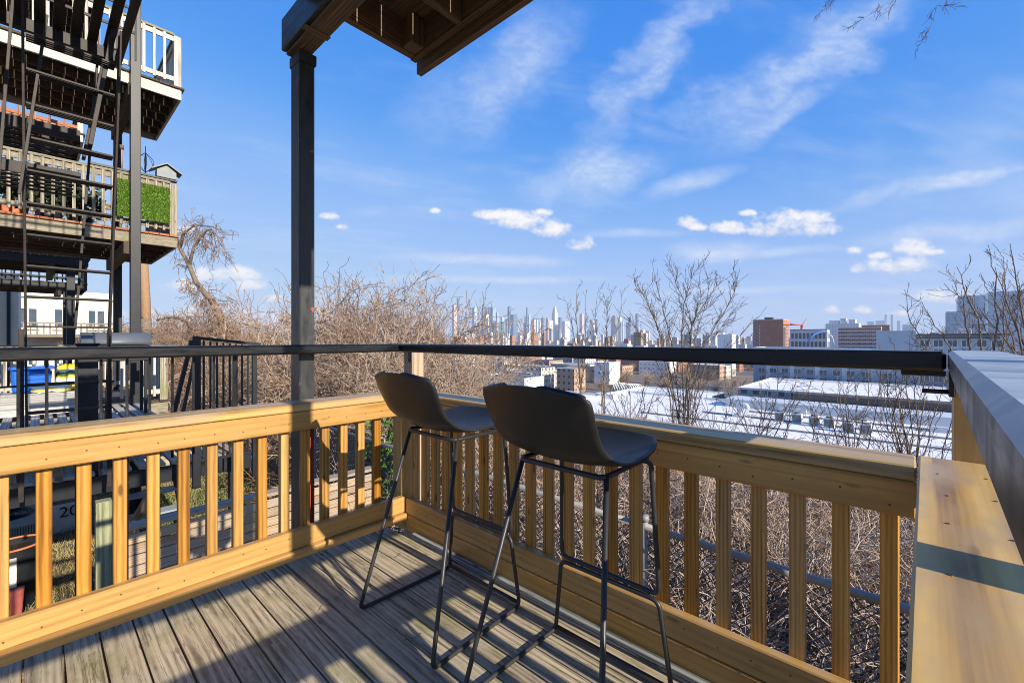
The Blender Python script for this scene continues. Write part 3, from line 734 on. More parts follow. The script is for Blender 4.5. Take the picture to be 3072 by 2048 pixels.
for i, (y, hgt) in enumerate(((1.0, .35), (1.22, .28))):
    t = thing('torch_stick', (-10.02, y, 4.0), ('short bamboo torch above the turf, left one', 'short bamboo torch above the turf, right one')[i], 'torch')
    cyl('stick', (-10.02, y, 4.02), (-10.02, y, 4.02 + hgt), .012, 'twig', t, 6); cyl('cup', (-10.02, y, 4.02 + hgt), (-10.02, y, 4.09 + hgt), .03, 'twig_dark', t, 8)

MT['darkleaf'] = plain('dark_evergreen', (.035, .055, .03), .6, 0, .3, .5, 9)
for i, (x, y, h_, lab) in enumerate(((-10.7, .15, .75, 'dark potted plant behind the grey balusters, right of the ladder'), (-10.9, -.25, .85, 'dark potted plant behind the ladder on the grey deck'), (-11.2, .55, .7, 'dark potted plant beside the turf mat'), (-10.6, -.75, .8, 'dark potted plant at the left end of the grey deck'))):
    t = thing('potted_plant', (x, y, 3.0), lab, 'plant', 'plants on the grey deck')
    mobj('pot', *tube_vf([(x, y, 3.001), (x, y, 3.30)], [.13, .18], 14), 'terracotta' if i % 2 else 'iron', t, True)
    g_ = np.random.RandomState(60 + i); C = g_.normal(0, 1, (420, 3)) * np.array([.17, .17, .17]) + np.array([x, y, 3.25 + h_ * .5])
    A = g_.normal(0, 1, (420, 3)) * .045; B = g_.normal(0, 1, (420, 3)) * .03
    mobj('foliage', np.stack([C - A, C + B, C + A, C - B], 1).reshape(-1, 3), (np.arange(420)[:, None] * 4 + np.arange(4)[None]).tolist(), 'darkleaf', t, kind='stuff')
    tube('stem', [(x, y, 3.28), (x + .03, y, 3.25 + h_ * .5)], .015, 'twig_dark', t, 5)
# fire escape ------------------------------------------------------
fe = thing('fire_escape', (-6.2, .2, 4.1), 'rusty black iron fire escape with steep ladder and slatted landing', 'fire escape')
y = -1.9
def fx(z): return -6.62 + (z - .2) * .19          # ladder leans towards us as it climbs
for yy in (-.06, .52):
    for o_ in (0, .10):
        plank('stringer', (fx(-.2) + o_, yy, -.2), (fx(4.15) + o_, yy + (.05 if yy > 0 else -.02), 4.15), .018, .05, 'rust', fe, up=(1, 0, 0), bev=.002)
z = .35
while z < 4.1:
    for q in range(4):
        plank('tread', (fx(z) - .02 + q * .042, -.06, z), (fx(z) - .02 + q * .042, .535, z), .020, .018, 'rust', fe, bev=.002)
    z += .29
for x in np.arange(-6.35, -4.6, .001 + 1.75):      # landing frame
    pass
for x in (-6.36, -4.7):
    plank('landing_beam', (x, -2.2, 4.16), (x, .62, 4.16), .06, .12, 'rust', fe)
for yy in (-1.6, .60):
    plank('landing_beam', (-6.36, yy, 4.10), (-4.7, yy, 4.10), .05, .09, 'rust', fe)
yy = -2.1
while yy < .6:
    plank('landing_slat', (-6.40, yy, 4.245), (-4.66, yy, 4.245), .075, .030, 'rust', fe); yy += .125
for i in range(3):
    plank('landing_rail', (-6.36, -2.2, 4.5 + i * .26), (-6.36, .75, 4.5 + i * .26), .016, .03, 'rust', fe, bev=.002)
yy = -.9
while yy < .8:
    plank('landing_baluster', (-6.36, yy, 4.2), (-6.36, yy, 5.05), .016, .016, 'rust', fe, up=(1, 0, 0), bev=.002); yy += .15
plank('stair_stringer', (-6.0, .36, 3.0), (-6.0, .66, 5.2), .035, .20, 'rust', fe, up=(1, 0, 0))
plank('stair_stringer', (-6.42, .34, 3.0), (-6.42, .62, 5.0), .03, .14, 'rust', fe, up=(1, 0, 0))
for yy, x_, z0, z1 in ((-.24, -6.25, 1.6, 5.2), (-.14, -6.15, 2.0, 5.3), (.02, -5.9, 2.4, 4.1), (.40, -6.5, 1.2, 4.1)):
    plank('hanger_rod', (x_, yy - .12, z0), (x_, yy + .05, z1), .022, .03, 'rust', fe, up=(1, 0, 0), bev=.002)
for x_, y_ in ((-6.62, -.10), (-6.62, .555)):
    plank('post', (x_, y_, -.55), (x_, y_, 1.2), .04, .04, 'rust', fe, up=(1, 0, 0))
for z in (.62, .93):
    plank('guard_bar', (-6.63, -.9, z), (-6.63, .60, z), .015, .02, 'rust', fe, bev=.002)

for z_, x_ in ((2.95, -6.9), (3.45, -7.0)):        # a flight behind the ladder, seen from below
    for q in range(7):
        plank('rear_tread', (x_ - q * .10, -1.2, z_ - .02 * q), (x_ - q * .10, .30, z_ - .02 * q), .045, .018, 'rust', fe, bev=.003)
plank('rear_stringer', (-6.85, -1.3, 2.86), (-6.85, .34, 2.90), .03, .12, 'rust', fe); plank('rear_stringer', (-6.95, -1.3, 3.36), (-6.95, .34, 3.40), .03, .12, 'rust', fe)
# slatted landing at deck height
sl_ = thing('slatted_landing', (-9, .3, -.1), 'grey slatted walkway with dark gaps beside the storage bin', 'walkway')
yy = -1.2
while yy < 1.18:
    block('slat', (-9.86, yy, -.035), (-7.55, yy + .085, 0), 'slat', sl_); yy += .128
for x in (-9.6, -9.0, -8.4, -7.8):
    block('bearer', (x - .02, -1.3, -.14), (x + .02, 1.2, -.037), 'slat', sl_)
block('grey_step', (-9.88, -1.3, .002), (-9.42, .62, .30), 'slat', sl_)
block('grey_step', (-9.415, -1.3, .002), (-9.26, .62, .09), 'slat', sl_)
for x, yy in ((-7.62, 1.12), (-9.7, 1.1), (-7.62, -1.2)):
    block('leg', (x - .035, yy - .035, -2.62), (x + .035, yy + .035, -.037), 'iron', sl_)
bp = thing('box_post', (-7.45, .42, -.6), 'wide blue black box post below the hand rail', 'post')
block('shaft', (-7.53, .33, -.6), (-7.36, .52, 1.02), 'iron', bp, .006)
block('cap', (-7.545, .315, 1.021), (-7.345, .535, 1.045), 'iron', bp, .004)
# lower landing with slats and steel edge
ll = thing('lower_landing', (-8, 0, -.6), 'black steel framed landing with wooden slats below the railing', 'landing')
plank('edge_beam', (-7.42, -1.6, -.66), (-7.05, 2.1, -.66), .07, .20, 'iron', ll)
plank('back_beam', (-9.4, -1.6, -.66), (-9.0, 2.1, -.66), .07, .20, 'iron', ll)
for i in range(22):
    yy = -1.55 + i * .165
    plank('slat', (-9.35 + .1 * (yy + 1.6), yy, -.53), (-7.40 + .1 * (yy + 1.6), yy, -.53), .10, .035, 'fence', ll)
for yy in (-.6, 1.9):
    block('leg', (-7.29 + .05 * yy, yy - .05, -2.62), (-7.19 + .05 * yy, yy + .05, -.761), 'iron', ll)
gp = thing('treated_post', (-6.9, .35, -2.6), 'mossy green treated timber post below the landing', 'post')
block('shaft', (-6.98, .46, -2.62), (-6.83, .60, -.775), 'green_post', gp, .006)
block('side_plank', (-6.96, .602, -2.62), (-6.85, .64, -1.6), 'grey_wood', gp, .003)
br2 = thing('diagonal_brace', (-6.9, .6, -1.5), 'dark mossy diagonal timber brace beside the green post', 'brace')
plank('timber', (-7.0, .50, -1.75), (-7.05, 1.02, -.80), .09, .10, 'rafter', br2)
plank('splice', (-6.93, .60, -1.60), (-6.96, .78, -1.27), .03, .08, 'rafter', br2)

# black iron stair rail
ir = thing('iron_railing', (-6, 1.4, -.5), 'black iron picket railing between the shrubs and our hand rail', 'railing')
plank('post', (-6.0, 1.235, -.6), (-6.0, 1.235, 1.10), .075, .06, 'iron', ir, up=(1, 0, 0))
plank('post', (-6.0, 1.83, -.6), (-6.0, 1.83, 1.0), .05, .05, 'iron', ir, up=(1, 0, 0))
plank('top_bar', (-6.0, 1.20, 1.115), (-6.0, 1.90, 1.03), .05, .035, 'iron', ir)
plank('bottom_bar', (-6.0, 1.27, -.3), (-6.0, 1.80, -.3), .03, .03, 'iron', ir)
for i in range(8):
    yy = 1.305 + i * .065
    plank('picket', (-6.0, yy, -.29), (-6.0, yy, 1.09 - (yy - 1.2) * .12), .02, .02, 'iron', ir, up=(1, 0, 0), bev=.002)
plank('diagonal_bar', (-6.0, .95, -.1), (-6.0, 1.19, 1.08), .04, .045, 'iron', ir, up=(1, 0, 0))
plank('diagonal_bar', (-5.9, 1.06, .1), (-5.9, 1.20, .9), .03, .03, 'iron', ir, up=(1, 0, 0))

# storage on the landing
bn = thing('storage_bin', (-9.66, -.03, .30), 'bright blue plastic storage bin on the grey step', 'bin')
V, F = chamfer_box(.34, .40, .34, .035); mobj('tub', [(v[0] * (1 + .2 * v[2]) - 9.68, v[1] * (1 + .25 * v[2]) - .04, v[2] + .475) for v in V], F, 'blue', bn)
block('lid', (-9.88, -.27, .646), (-9.48, .19, .685), 'blue', bn, .012)
block('rib', (-9.512, -.20, .50), (-9.496, .12, .515), 'blue', bn, .004); block('rib', (-9.508, -.20, .57), (-9.492, .12, .585), 'blue', bn, .004)
def bag(name, cx, cy, cz, sx, sy, sz, mat, lab, bands, seed):
    t = thing(name, (cx, cy, cz - sz), lab, 'bag', 'garden bags by the blue bin')
    g = random.Random(seed); V, F = [], []; nu, nv = 18, 12
    for i in range(nv + 1):
        v = i / nv * 2 - 1
        for j in range(nu):
            a = 2 * math.pi * j / nu; r = (1 - abs(v) ** 4) ** .25 * (.92 + .08 * math.sin(3 * a + seed + v * 3)) if abs(v) < 1 else .0
            r = max(r, .25)
            ca, sa = math.cos(a), math.sin(a); k = (abs(ca) ** 3 + abs(sa) ** 3) ** (-1 / 3)
            V.append((cx + ca * k * r * sx, cy + sa * k * r * sy, cz + v * sz + .02 * math.sin(5 * a + seed)))
    for i in range(nv):
        for j in range(nu): F.append([i * nu + j, i * nu + (j + 1) % nu, (i + 1) * nu + (j + 1) % nu, (i + 1) * nu + j])
    F.append(list(range(nu))[::-1]); F.append([nv * nu + j for j in range(nu)])
    mobj('sack', V, F, mat, t, True)
    for q, (z0, z1, m_) in enumerate(bands):
        b = MB(); i0, i1 = int((z0 + 1) / 2 * nv), int((z1 + 1) / 2 * nv)
        VV = [(cx + (x - cx) * 1.012 + .002, cy + (y - cy) * 1.012, zz) for x, y, zz in V]
        FF = [[i * nu + j, i * nu + (j + 1) % nu, (i + 1) * nu + (j + 1) % nu, (i + 1) * nu + j] for i in range(i0, i1) for j in range(nu)]
        us = sorted({v for f in FF for v in f}); mp_ = {v: k for k, v in enumerate(us)}
        mobj('printed_band', [VV[v] for v in us], [[mp_[v] for v in f] for f in FF], m_, t, True)
    return t
bag('soil_bag', -9.62, .35, .50, .11, .15, .20, 'bag', 'yellow soil bag with green and white print next to the blue bin', [(.30, .62, 'leaf'), (.62, .82, 'white'), (-.18, .02, 'white')], 1)
bag('soil_bag', -9.44, .16, .36, .05, .22, .055, 'white', 'pale flattened bag lying in front of the blue bin', [(-.5, .1, 'bag')], 2)
gl = thing('gas_grill', (-8.4, .9, 0), 'covered grill with rounded blue grey hood behind the hand rail', 'grill')
V, F = [], []
for i in range(13):
    a = math.pi * i / 12
    for yy in (.42, 1.16): V.append((-8.55 + .26 * math.cos(a), yy, 1.02 + .17 * math.sin(a)))
for i in range(12): F.append([2 * i, 2 * i + 1, 2 * i + 3, 2 * i + 2])
F += [[2 * i for i in range(13)], [2 * i + 1 for i in range(12, -1, -1)], [0, 24, 25, 1]]
mobj('hood', V, F, 'greymetal', gl, True)
block('fire_box', (-8.79, .44, .78), (-8.31, 1.14, 1.015), 'iron', gl, .01)
for x in (-8.75, -8.36):
    for yy in (.48, 1.1): block('leg', (x - .02, yy - .02, 0.001), (x + .02, yy + .02, .779), 'iron', gl)
block('side_shelf', (-8.75, 1.145, .98), (-8.35, 1.5, 1.0), 'greymetal', gl)

# ------------------------------------------------------------------ yard below
def slat_fence(p0, p1, z0, z1, lab, bh_=.087, gap=.012, posts=1.8, cap=True, face=1, mat='fence'):
    p0, p1 = Vector((*p0, 0)), Vector((*p1, 0)); d = (p1 - p0); L = d.length; d.normalize(); nrm = Vector((-d.y, d.x, 0)) * face
    t = thing('slat_fence', ((p0.x + p1.x) / 2, (p0.y + p1.y) / 2, z0), lab, 'fence', 'slatted yard fences')
    s = 0
    k = int(round(L / posts)); rn = random.Random(int(L * 100))
    for i in range(k + 1):
        q = p0 + d * (L * i / k)
        block('post', (q.x - .045, q.y - .045, z0 - .1), (q.x + .045, q.y + .045, z1 - .002), mat, t)
    z = z0 + .03
    while z + bh_ < z1:
        for i in range(k):
            a, b = p0 + d * (L * i / k + .004), p0 + d * (L * (i + 1) / k - .004)
            off = nrm * (.058 + rn.uniform(0, .006))
            plank('slat', a + off + Vector((0, 0, z + bh_ / 2)), b + off + Vector((0, 0, z + bh_ / 2 + rn.uniform(-.003, .003))), .022, bh_, mat, t)
        z += bh_ + gap
    if cap: plank('cap_board', p0 + Vector((0, 0, z1 + .02)), p1 + Vector((0, 0, z1 + .02)), .15, .035, mat, t)
    return t
slat_fence((-5.2, .55), (-5.2, 3.0), -2.55, -.62, 'sunlit slatted fence with a flat cap just below the left railing', face=-1)
slat_fence((-13.6, 3.9), (-6.4, 3.9), -2.55, -.55, 'shaded brown slat fence running away along the yard', bh_=.13, gap=.008, face=-1, cap=True)
slat_fence((-13.9, -1.5), (-13.9, 3.7), -2.55, -.95, 'pale board fence across the end of the yard', bh_=.14, gap=.006, face=-1, cap=False)
ac = thing('air_conditioner', (-10.6, -.45, -2.55), 'grey square air conditioner with round fan top in the yard', 'air conditioner')
V, F = chamfer_box(.84, .84, .74, .07); mobj('casing', [(v[0] - 10.9, v[1] - .35, v[2] - 2.17) for v in V], F, 'ltgrey', ac)
b = MB()
for k in range(26):
    b.box((-10.479, -.72 + k * .029, -2.48), (-10.472, -.712 + k * .029, -1.9))
b.obj('grille', 'iron', ac, kind='stuff')
b = MB()
for rr_ in (.12, .20, .28, .34):
    b.tube([(-10.9 + rr_ * math.cos(a * math.pi / 12), -.35 + rr_ * math.sin(a * math.pi / 12), -1.785) for a in range(25)], .008, 4)
b.obj('fan_guard', 'iron', ac); cyl('fan_well', (-10.9, -.35, -1.799), (-10.9, -.35, -1.792), .33, 'iron', ac, 24)
block('label_plate', (-10.4775, -.62, -2.0), (-10.468, -.46, -1.9), 'white', ac, .001)
bl = thing('barrel', (-8.5, -.25, -2.55), 'dark oil barrel with rusty open rim in front of the air conditioner', 'barrel')
mobj('drum', *tube_vf([(-9.0, -.2, -2.55), (-9.0, -.2, -2.25), (-9.0, -.2, -2.24), (-9.0, -.2, -1.95), (-9.0, -.2, -1.70)], [.29, .29, .30, .29, .29], 24, cap=False), 'iron', bl, True)
mobj('rust_rim', *tube_vf([(-9.0 + .29 * math.cos(a * math.pi / 16), -.2 + .29 * math.sin(a * math.pi / 16), -1.70) for a in range(33)], .015, 6), 'terracotta', bl, True)
mobj('ash', *tube_vf([(-9.0, -.2, -1.80), (-9.0, -.2, -1.79)], .285, 24), 'rust', bl)
cp_ = thing('cardboard_sheet', (-8.6, -.35, -2.5), 'cream sheet leaning on the barrel with striped shadows', 'sheet')
plank('sheet', (-8.58, -.42, -2.54), (-8.70, -.42, -1.85), .5, .02, 'white', cp_, up=(1, 0, 0)); plank('edge_strip', (-8.665, -.42, -1.845), (-8.72, -.42, -1.80), .5, .02, 'concrete', cp_, up=(1, 0, 0))
bk = thing('white_sign', (-11.5, .42, -2.5), 'white placard reading 20 in black digits by the air conditioner', 'sign')
plank('board', (-11.6, .42, -2.55), (-11.72, .42, -2.0), .42, .02, 'white', bk, up=(1, 0, 0))
tx = bpy.data.curves.new('digits', 'FONT'); tx.body = '20'; tx.size = .26; tx.extrude = .002; tx.align_x = 'CENTER'
to = bpy.data.objects.new('digits', tx); COL.objects.link(to)
dg = bpy.context.evaluated_depsgraph_get(); tm = bpy.data.meshes.new_from_object(to.evaluated_get(dg)); bpy.data.objects.remove(to)
tm.materials.append(MT['iron']); to = bpy.data.objects.new('digits', tm); to.parent = bk; COL.objects.link(to)
to.location = Vector((-11.628, .42, -2.22)) - bk.location; to.rotation_euler = (R(78), 0, R(90))
sg = thing('red_board', (-6.8, -.6, -2.5), 'faded red and pink board leaning at the lower left', 'board')
plank('board', (-7.0, -.42, -2.5), (-7.6, -.36, -1.75), .55, .03, 'primer', sg, up=(1, 0, .6)); plank('pale_print', (-7.05, -.40, -2.2), (-7.42, -.36, -1.8), .34, .034, 'terracotta', sg, up=(1, 0, .6))
tb = thing('blue_tarp_bundle', (-6.2, -.55, -2.5), 'dark blue tarp bundle at the lower left behind the balusters', 'tarp')
V, F = chamfer_box(.7, .5, .55, .12); mobj('bundle', [(v[0] - 6.2 + .15 * v[2], v[1] - .45 + .1 * math.sin(9 * v[0]), v[2] - 2.2) for v in V], F, 'blue', tb, True)
mobj('cord', *tube_vf([(-6.56, -.72, -2.2), (-6.5, -.45, -1.9), (-6.2, -.43, -1.905), (-5.86, -.2, -2.2)], .012, 6), 'white', tb)
st = thing('wooden_steps', (-9, 1.2, -2.5), 'blue grey metal steps going down to the yard', 'steps')
for s_ in (-.02, .75):
    plank('stringer', (-7.7, .82 + s_, -2.5), (-9.6, .82 + s_, -.75), .035, .16, 'iron', st)
for i in range(7):
    q = i / 6.; plank('tread', (-7.85 - 1.6 * q, .82, -2.32 + 1.45 * q), (-7.85 - 1.6 * q, 1.56, -2.32 + 1.45 * q), .26, .03, 'ltgrey', st)
b = MB(); q = np.random.RandomState(9)
ivy = thing('ivy', (-6.0, 3.9, -1.2), 'green ivy spilling over the end of the brown slat fence', 'plant')
def leaves(n, c, s, size, seed, mat, name, parent, kind=None, flat=False):
    g = np.random.RandomState(seed); C = g.normal(0, 1, (n, 3)) * s + np.array(c)
    if flat: C[:, 2] = terrain(C[:, 0], C[:, 1]) + g.uniform(.01, .10, n)
    A = g.normal(0, 1, (n, 3)); A /= np.linalg.norm(A, axis=1, keepdims=True); B = np.cross(A, g.normal(0, 1, (n, 3))); B /= np.linalg.norm(B, axis=1, keepdims=True)
    k = g.uniform(.6, 1.3, (n, 1)) * size
    N = np.cross(A, B) * k * .25
    V = np.stack([C - A * k, C + B * k * .6 + N, C + A * k, C - B * k * .6 + N], 1).reshape(-1, 3)
    F = (np.arange(n)[:, None] * 4 + np.arange(4)[None]).tolist()
    return mobj(name, V, F, mat, parent, kind=kind)
leaves(900, (-6.3, 3.85, -1.0), (.35, .12, .42), .05, 2, 'leaf', 'foliage', ivy, 'stuff')
for i in range(4): tube('vine_stem', [(-6.4 + i * .12, 3.83, -2.5), (-6.3 + i * .1, 3.80, -1.6), (-6.45 + i * .15, 3.78, -.7)], .012, 'twig_dark', ivy, 5)
def grass(n, x0, x1, y0, y1, seed, mat, h, lab):
    g = np.random.RandomState(seed); x = g.uniform(x0, x1, n); y = g.uniform(y0, y1, n); z = terrain(x, y)
    p = np.stack([x, y, z - .01], 1); d = np.stack([g.normal(0, .35, n), g.normal(0, .35, n), np.ones(n)], 1) * (g.uniform(.4, 1.2, n) * h)[:, None]
    link(bpy.data.objects.new('grass', seg_mesh('grass', p, p + d, np.full(n, .006), np.full(n, .002), mat)), None, label=lab, kind='stuff')
MT['drygrass'] = plain('dry_grass', (.42, .36, .17), .8, 0, .2, .35, 2)
grass(14000, -13.5, -5.4, -1.2, 3.7, 3, 'drygrass', .13, 'dry yellow grass in the yard'); grass(6000, -13.0, -9.6, 1.2, 3.6, 5, 'leaf', .10, 'fresh green grass patch in the yard')

# chain link fence below the deck front ----------------------------
cf = thing('chain_link_fence', (0, 3.0, -2.4), 'grey chain link fence with pipe rail just beyond the deck', 'fence')
FZ = -.28
cyl('top_pipe', (-8.0, 3.0, FZ + .04), (-1.3, 3.0, FZ + .01), .024, 'galv', cf, 10); cyl('top_pipe', (-1.3, 3.0, FZ + .01), (4.2, 3.0, FZ - .03), .024, 'galv', cf, 10)
for x in (-7.0, -4.2, -1.42, 1.3, 4.0): cyl('post', (x, 3.0, -2.7), (x, 3.0, FZ + .05), .028, 'galv', cf, 10); cyl('post_cap', (x, 3.0, FZ + .05), (x, 3.0, FZ + .09), .034, 'galv', cf, 10)
for x in (-.55, .1, .72): cyl('pipe_sleeve', (x - .02, 3.0, FZ), (x + .05, 3.0, FZ - .003), .028, 'galv', cf, 10)
P0, P1 = [], []
s = .058; z0_, z1_ = -2.5, FZ
for i in range(int(-(z1_ - z0_) / s) - 150, 80):
    for sg_ in (1, -1):
        xs = i * s * 1.0
        a = (xs, 3.0 + .003 * sg_, z0_ if sg_ > 0 else z1_); e = (xs + (z1_ - z0_), 3.0 + .003 * sg_, z1_ if sg_ > 0 else z0_)
        if e[0] < -8 or a[0] > 4.1: continue
        P0.append(a); P1.append(e)
P0, P1 = np.array(P0), np.array(P1)
link(bpy.data.objects.new('mesh_wire', seg_mesh('mesh_wire', P0 - np.array(cf.location), P1 - np.array(cf.location), np.full(len(P0), .0030), np.full(len(P0), .0030), 'wire', 4)), cf, kind='stuff')

# ------------------------------------------------------------------ bare trees and brush
def grow(g, p, d, L, r, lev, P, S):
    n = max(3, int(P['seg'] * (1 if lev else 1.3))); st = L / n; rr = r
    for i in range(n):
        wob = P['wob'] * (1 + .12 * lev)
        d = (d + Vector((g.gauss(0, wob), g.gauss(0, wob), g.gauss(0, wob) + P['up'] * (1 if lev else .4)))).normalized()
        q = p + d * st; r2 = max(P['rmin'], r * (1 - .62 * (i + 1) / n))
        S.append((p, q, rr, r2)); p, rr = q, r2
        if lev < P['lev'] and i >= (P['clear'] if lev == 0 else 0):
            for _ in range(P['kids'][lev] if g.random() < P['prob'] else 0):
                ax = Vector((g.gauss(0, 1), g.gauss(0, 1), g.gauss(0, 1))).cross(d).normalized()
                a = g.uniform(*P['ang']); dd = (d * math.cos(a) + ax * math.sin(a)).normalized()
                grow(g, p, dd, L * g.uniform(*P['len']), max(P['rmin'], rr * g.uniform(.45, .7)), lev + 1, P, S)
def tree(name, px, d, ytop, lab, group, seed, P, stems=1, lean=(0, 0), spread=.25, trunkm='bark', twigm='twig_dark', r0=.06, zb=None, xy=None, cat='tree'):
    g = random.Random(seed); q = at(px, HYP, d) if xy is None else Vector((*xy, 0))
    z = float(terrain(q.x, q.y)) if zb is None else zb
    base = Vector((q.x, q.y, z - .1)); top = CAMH + (HYP - ytop) / FPX * d; H = (top - z)
    t = thing(name, base, lab, cat, group)
    tr, tw_, ALL = [], [], []
    for s in range(stems):
        S = []; a = 2 * math.pi * s / stems + g.uniform(-.5, .5); sp = spread * g.uniform(.3, 1.1) if stems > 1 else 0
        dv = Vector((math.cos(a) * sp + lean[0], math.sin(a) * sp + lean[1], 1)).normalized()
        b0 = base + Vector((math.cos(a), math.sin(a), 0)) * (.12 * min(stems - 1, 4))
        grow(g, b0, dv, H * g.uniform(.82, 1.0) * P.get('h', .85), r0 * g.uniform(.7, 1.1), 0, P, S)
        ALL.append(S)
    zmax = max(max(e[0].z, e[1].z) for S in ALL for e in S); kf = H / max(.5, zmax - base.z)
    for S in ALL:
        S = [(base + (e[0] - base) * kf, base + (e[1] - base) * kf, e[2], e[3]) for e in S]
        tr.append([e for e in S if e[2] > P['thick']]); tw_ += [e for e in S if e[2] <= P['thick']]
    for nm, L_, m_, sd in [('trunk', q_, trunkm, 6) for q_ in tr] + [('crown', tw_, twigm, 3)]:
        if not L_: continue
        o_ = np.array(base); me = seg_mesh(nm, np.array([e[0] for e in L_]) - o_, np.array([e[1] for e in L_]) - o_, [e[2] for e in L_], [e[3] for e in L_], m_, sd)
        link(bpy.data.objects.new(nm, me), t)
    return t
UP = dict(seg=6, wob=.085, up=.05, lev=3, kids=(2, 1, 1), prob=.55, ang=(.35, .8), len=(.30, .55), rmin=.0050, clear=1, thick=.018, h=.66)
SH = dict(seg=6, wob=.17, up=.02, lev=3, kids=(2, 2, 1), prob=.68, ang=(.4, 1.1), len=(.34, .58), rmin=.0044, clear=1, thick=.018, h=.66)
ST = dict(seg=8, wob=.06, up=.08, lev=2, kids=(1, 1), prob=.7, ang=(.3, .6), len=(.18, .34), rmin=.0038, clear=3, thick=.02, h=.82)
PROTO = []
def proto(seed, stems, spread, P, H=3.5, r0=.032, twigm='twig'):
    g = random.Random(seed); tr, tw_ = [], []; base = Vector((0, 0, -.1)); AL = []
    for k in range(stems):
        S = []; a = 2 * math.pi * k / stems + g.uniform(-.5, .5); sp = spread * g.uniform(.3, 1.1)
        grow(g, Vector((math.cos(a), math.sin(a), 0)) * .22 * g.random() + base, Vector((math.cos(a) * sp, math.sin(a) * sp, 1)).normalized(), H * g.uniform(.5, 1.) * .8, r0 * g.uniform(.6, 1.1), 0, P, S); AL.append(S)
    kf = H / max(e[1].z for S in AL for e in S)
    AL = [[(e[0] * kf, e[1] * kf, e[2], e[3]) for e in S] for S in AL]
    tw_ = [e for S in AL for e in S if e[2] <= P['thick']]
    mm = [seg_mesh('trunk', [e[0] for e in S if e[2] > P['thick']], [e[1] for e in S if e[2] > P['thick']], [e[2] for e in S if e[2] > P['thick']], [e[3] for e in S if e[2] > P['thick']], 'bark', 5) for S in AL if any(e[2] > P['thick'] for e in S)]
    cr_ = seg_mesh('crown', [e[0] for e in tw_], [e[1] for e in tw_], [e[2] for e in tw_], [e[3] for e in tw_], twigm)
    return H, mm, cr_
def place(pr, q, H, rot, lab, group, squash=1.0):
    t = thing('bare_shrub', q, lab, 'shrub', group); k = H / pr[0]; t.scale = (k * squash, k * squash, k); t.rotation_euler = (0, 0, rot)
    for me in pr[1]: link(bpy.data.objects.new('trunk', me), t)
    link(bpy.data.objects.new('crown', pr[2]), t)
    return t
SH['rmin'] = .0044; SH['prob'] = .76; SH['wob'] = .14
TG = dict(SH); TG.update(wob=.16, up=-.02, ang=(.5, 1.2), prob=.70)
PROTO = [proto(101, 9, .6, SH, twigm='twig'), proto(102, 9, .7, SH, twigm='twig_pale'), proto(103, 10, .8, TG, twigm='twig_pale'), proto(104, 9, .9, TG, twigm='twig')]
GB = 'bare brown shrubs behind the corner stool'
rr = random.Random(31)
for i, (px, d, yt, k) in enumerate([(1000, 11.5, 815, 0), (1090, 13.0, 812, 0), (1180, 12.0, 805, 1), (1262, 13.5, 860, 0), (1330, 15, 893, 1), (955, 14, 880, 1), (1130, 16.5, 850, 0), (1235, 10.0, 990, 2), (1390, 16, 925, 0), (1050, 9.5, 960, 3), (1340, 11, 1010, 0), (890, 12, 900, 0), (1120, 10.5, 900, 1), (1040, 12.2, 835, 1), (1215, 12.6, 830, 0), (1150, 14, 815, 1), (1300, 12.5, 930, 1), (985, 10, 930, 0), (1075, 15.5, 830, 0)]):
    q = at(px, HYP, d); q.z = float(terrain(q.x, q.y)) - .05
    place(PROTO[k], q, CAMH + (HYP - yt) / FPX * d - q.z, rr.uniform(0, 6.28), ['tall brown shrub right of the black steel post', 'dense brown shrub left of the tallest one', 'tallest brown shrub in the tangle behind the corner', 'rounded brown shrub left of the distant towers', 'pale shrub whose right edge meets the skyline', 'pale shrub half hidden behind the black steel post', 'brown shrub at the back of the tangle', 'low tan shrub just above the corner post', 'thin shrub lowest toward the skyline', 'tan shrub below the hand rail, right of the steel post', 'brown shrub below the hand rail above the corner stool', 'brown shrub just left of the steel post', 'pale shrub in front of the tallest one', 'pale shrub between the steel post and the tallest one', 'brown shrub just right of the tallest one', 'pale shrub close behind the tallest one', 'pale shrub above the corner stool', 'brown shrub low beside the steel post', 'brown shrub deep in the tangle behind the steel post'][i], GB, .8)
YB_ = ([800, 1000, 1400, 1800, 2400, 2850, 3300], [960, 1000, 1120, 1235, 1320, 1400, 1480])
n_ = 0
for i in range(900):
    if n_ >= 170: break
    x, y = rr.uniform(-9.5, 6.5), 3.35 + 10.5 * rr.random() ** 1.15
    dd = -SY * x + CY * y
    if dd < 1.5: continue
    px = CXP + FPX * (CY * x + SY * y) / dd
    if px < 700 or px > 3400 or (x < -4.8 and y < 5.6): continue
    zt = CAMH - (np.interp(px, *YB_) + rr.uniform(-10, 90) - HYP) / FPX * dd; z0 = float(terrain(x, y)) - .05; H_ = min(zt - z0, rr.uniform(2.2, 5.2))
    if H_ < .7: continue
    y = max(y, 3.15 + .50 * H_); z0 = float(terrain(x, y)) - .05
    place(PROTO[rr.choice((1, 2, 2, 3, 3, 0))], (x, y, z0), H_, rr.uniform(0, 6.28), 'tangled bare shrub on the slope behind the chain link fence', 'tangled shrubs on the slope', rr.uniform(.8, 1.25)); n_ += 1
for i in range(46):
    x, y = rr.uniform(-60, -14), rr.uniform(4.0, 12)
    place(PROTO[rr.choice((0, 1, 3))], (x, y, float(terrain(x, y)) - .05), (2.5 + float(-terrain(x, y)) - 2.5 + rr.uniform(1.2, 2.6) + (.8 if x < -30 else 0)), rr.uniform(0, 6.28), 'brown shrub in the scrub along the ridge on the left', 'scrub along the ridge', rr.uniform(.9, 1.3))
GT = 'bare trees below the deck'
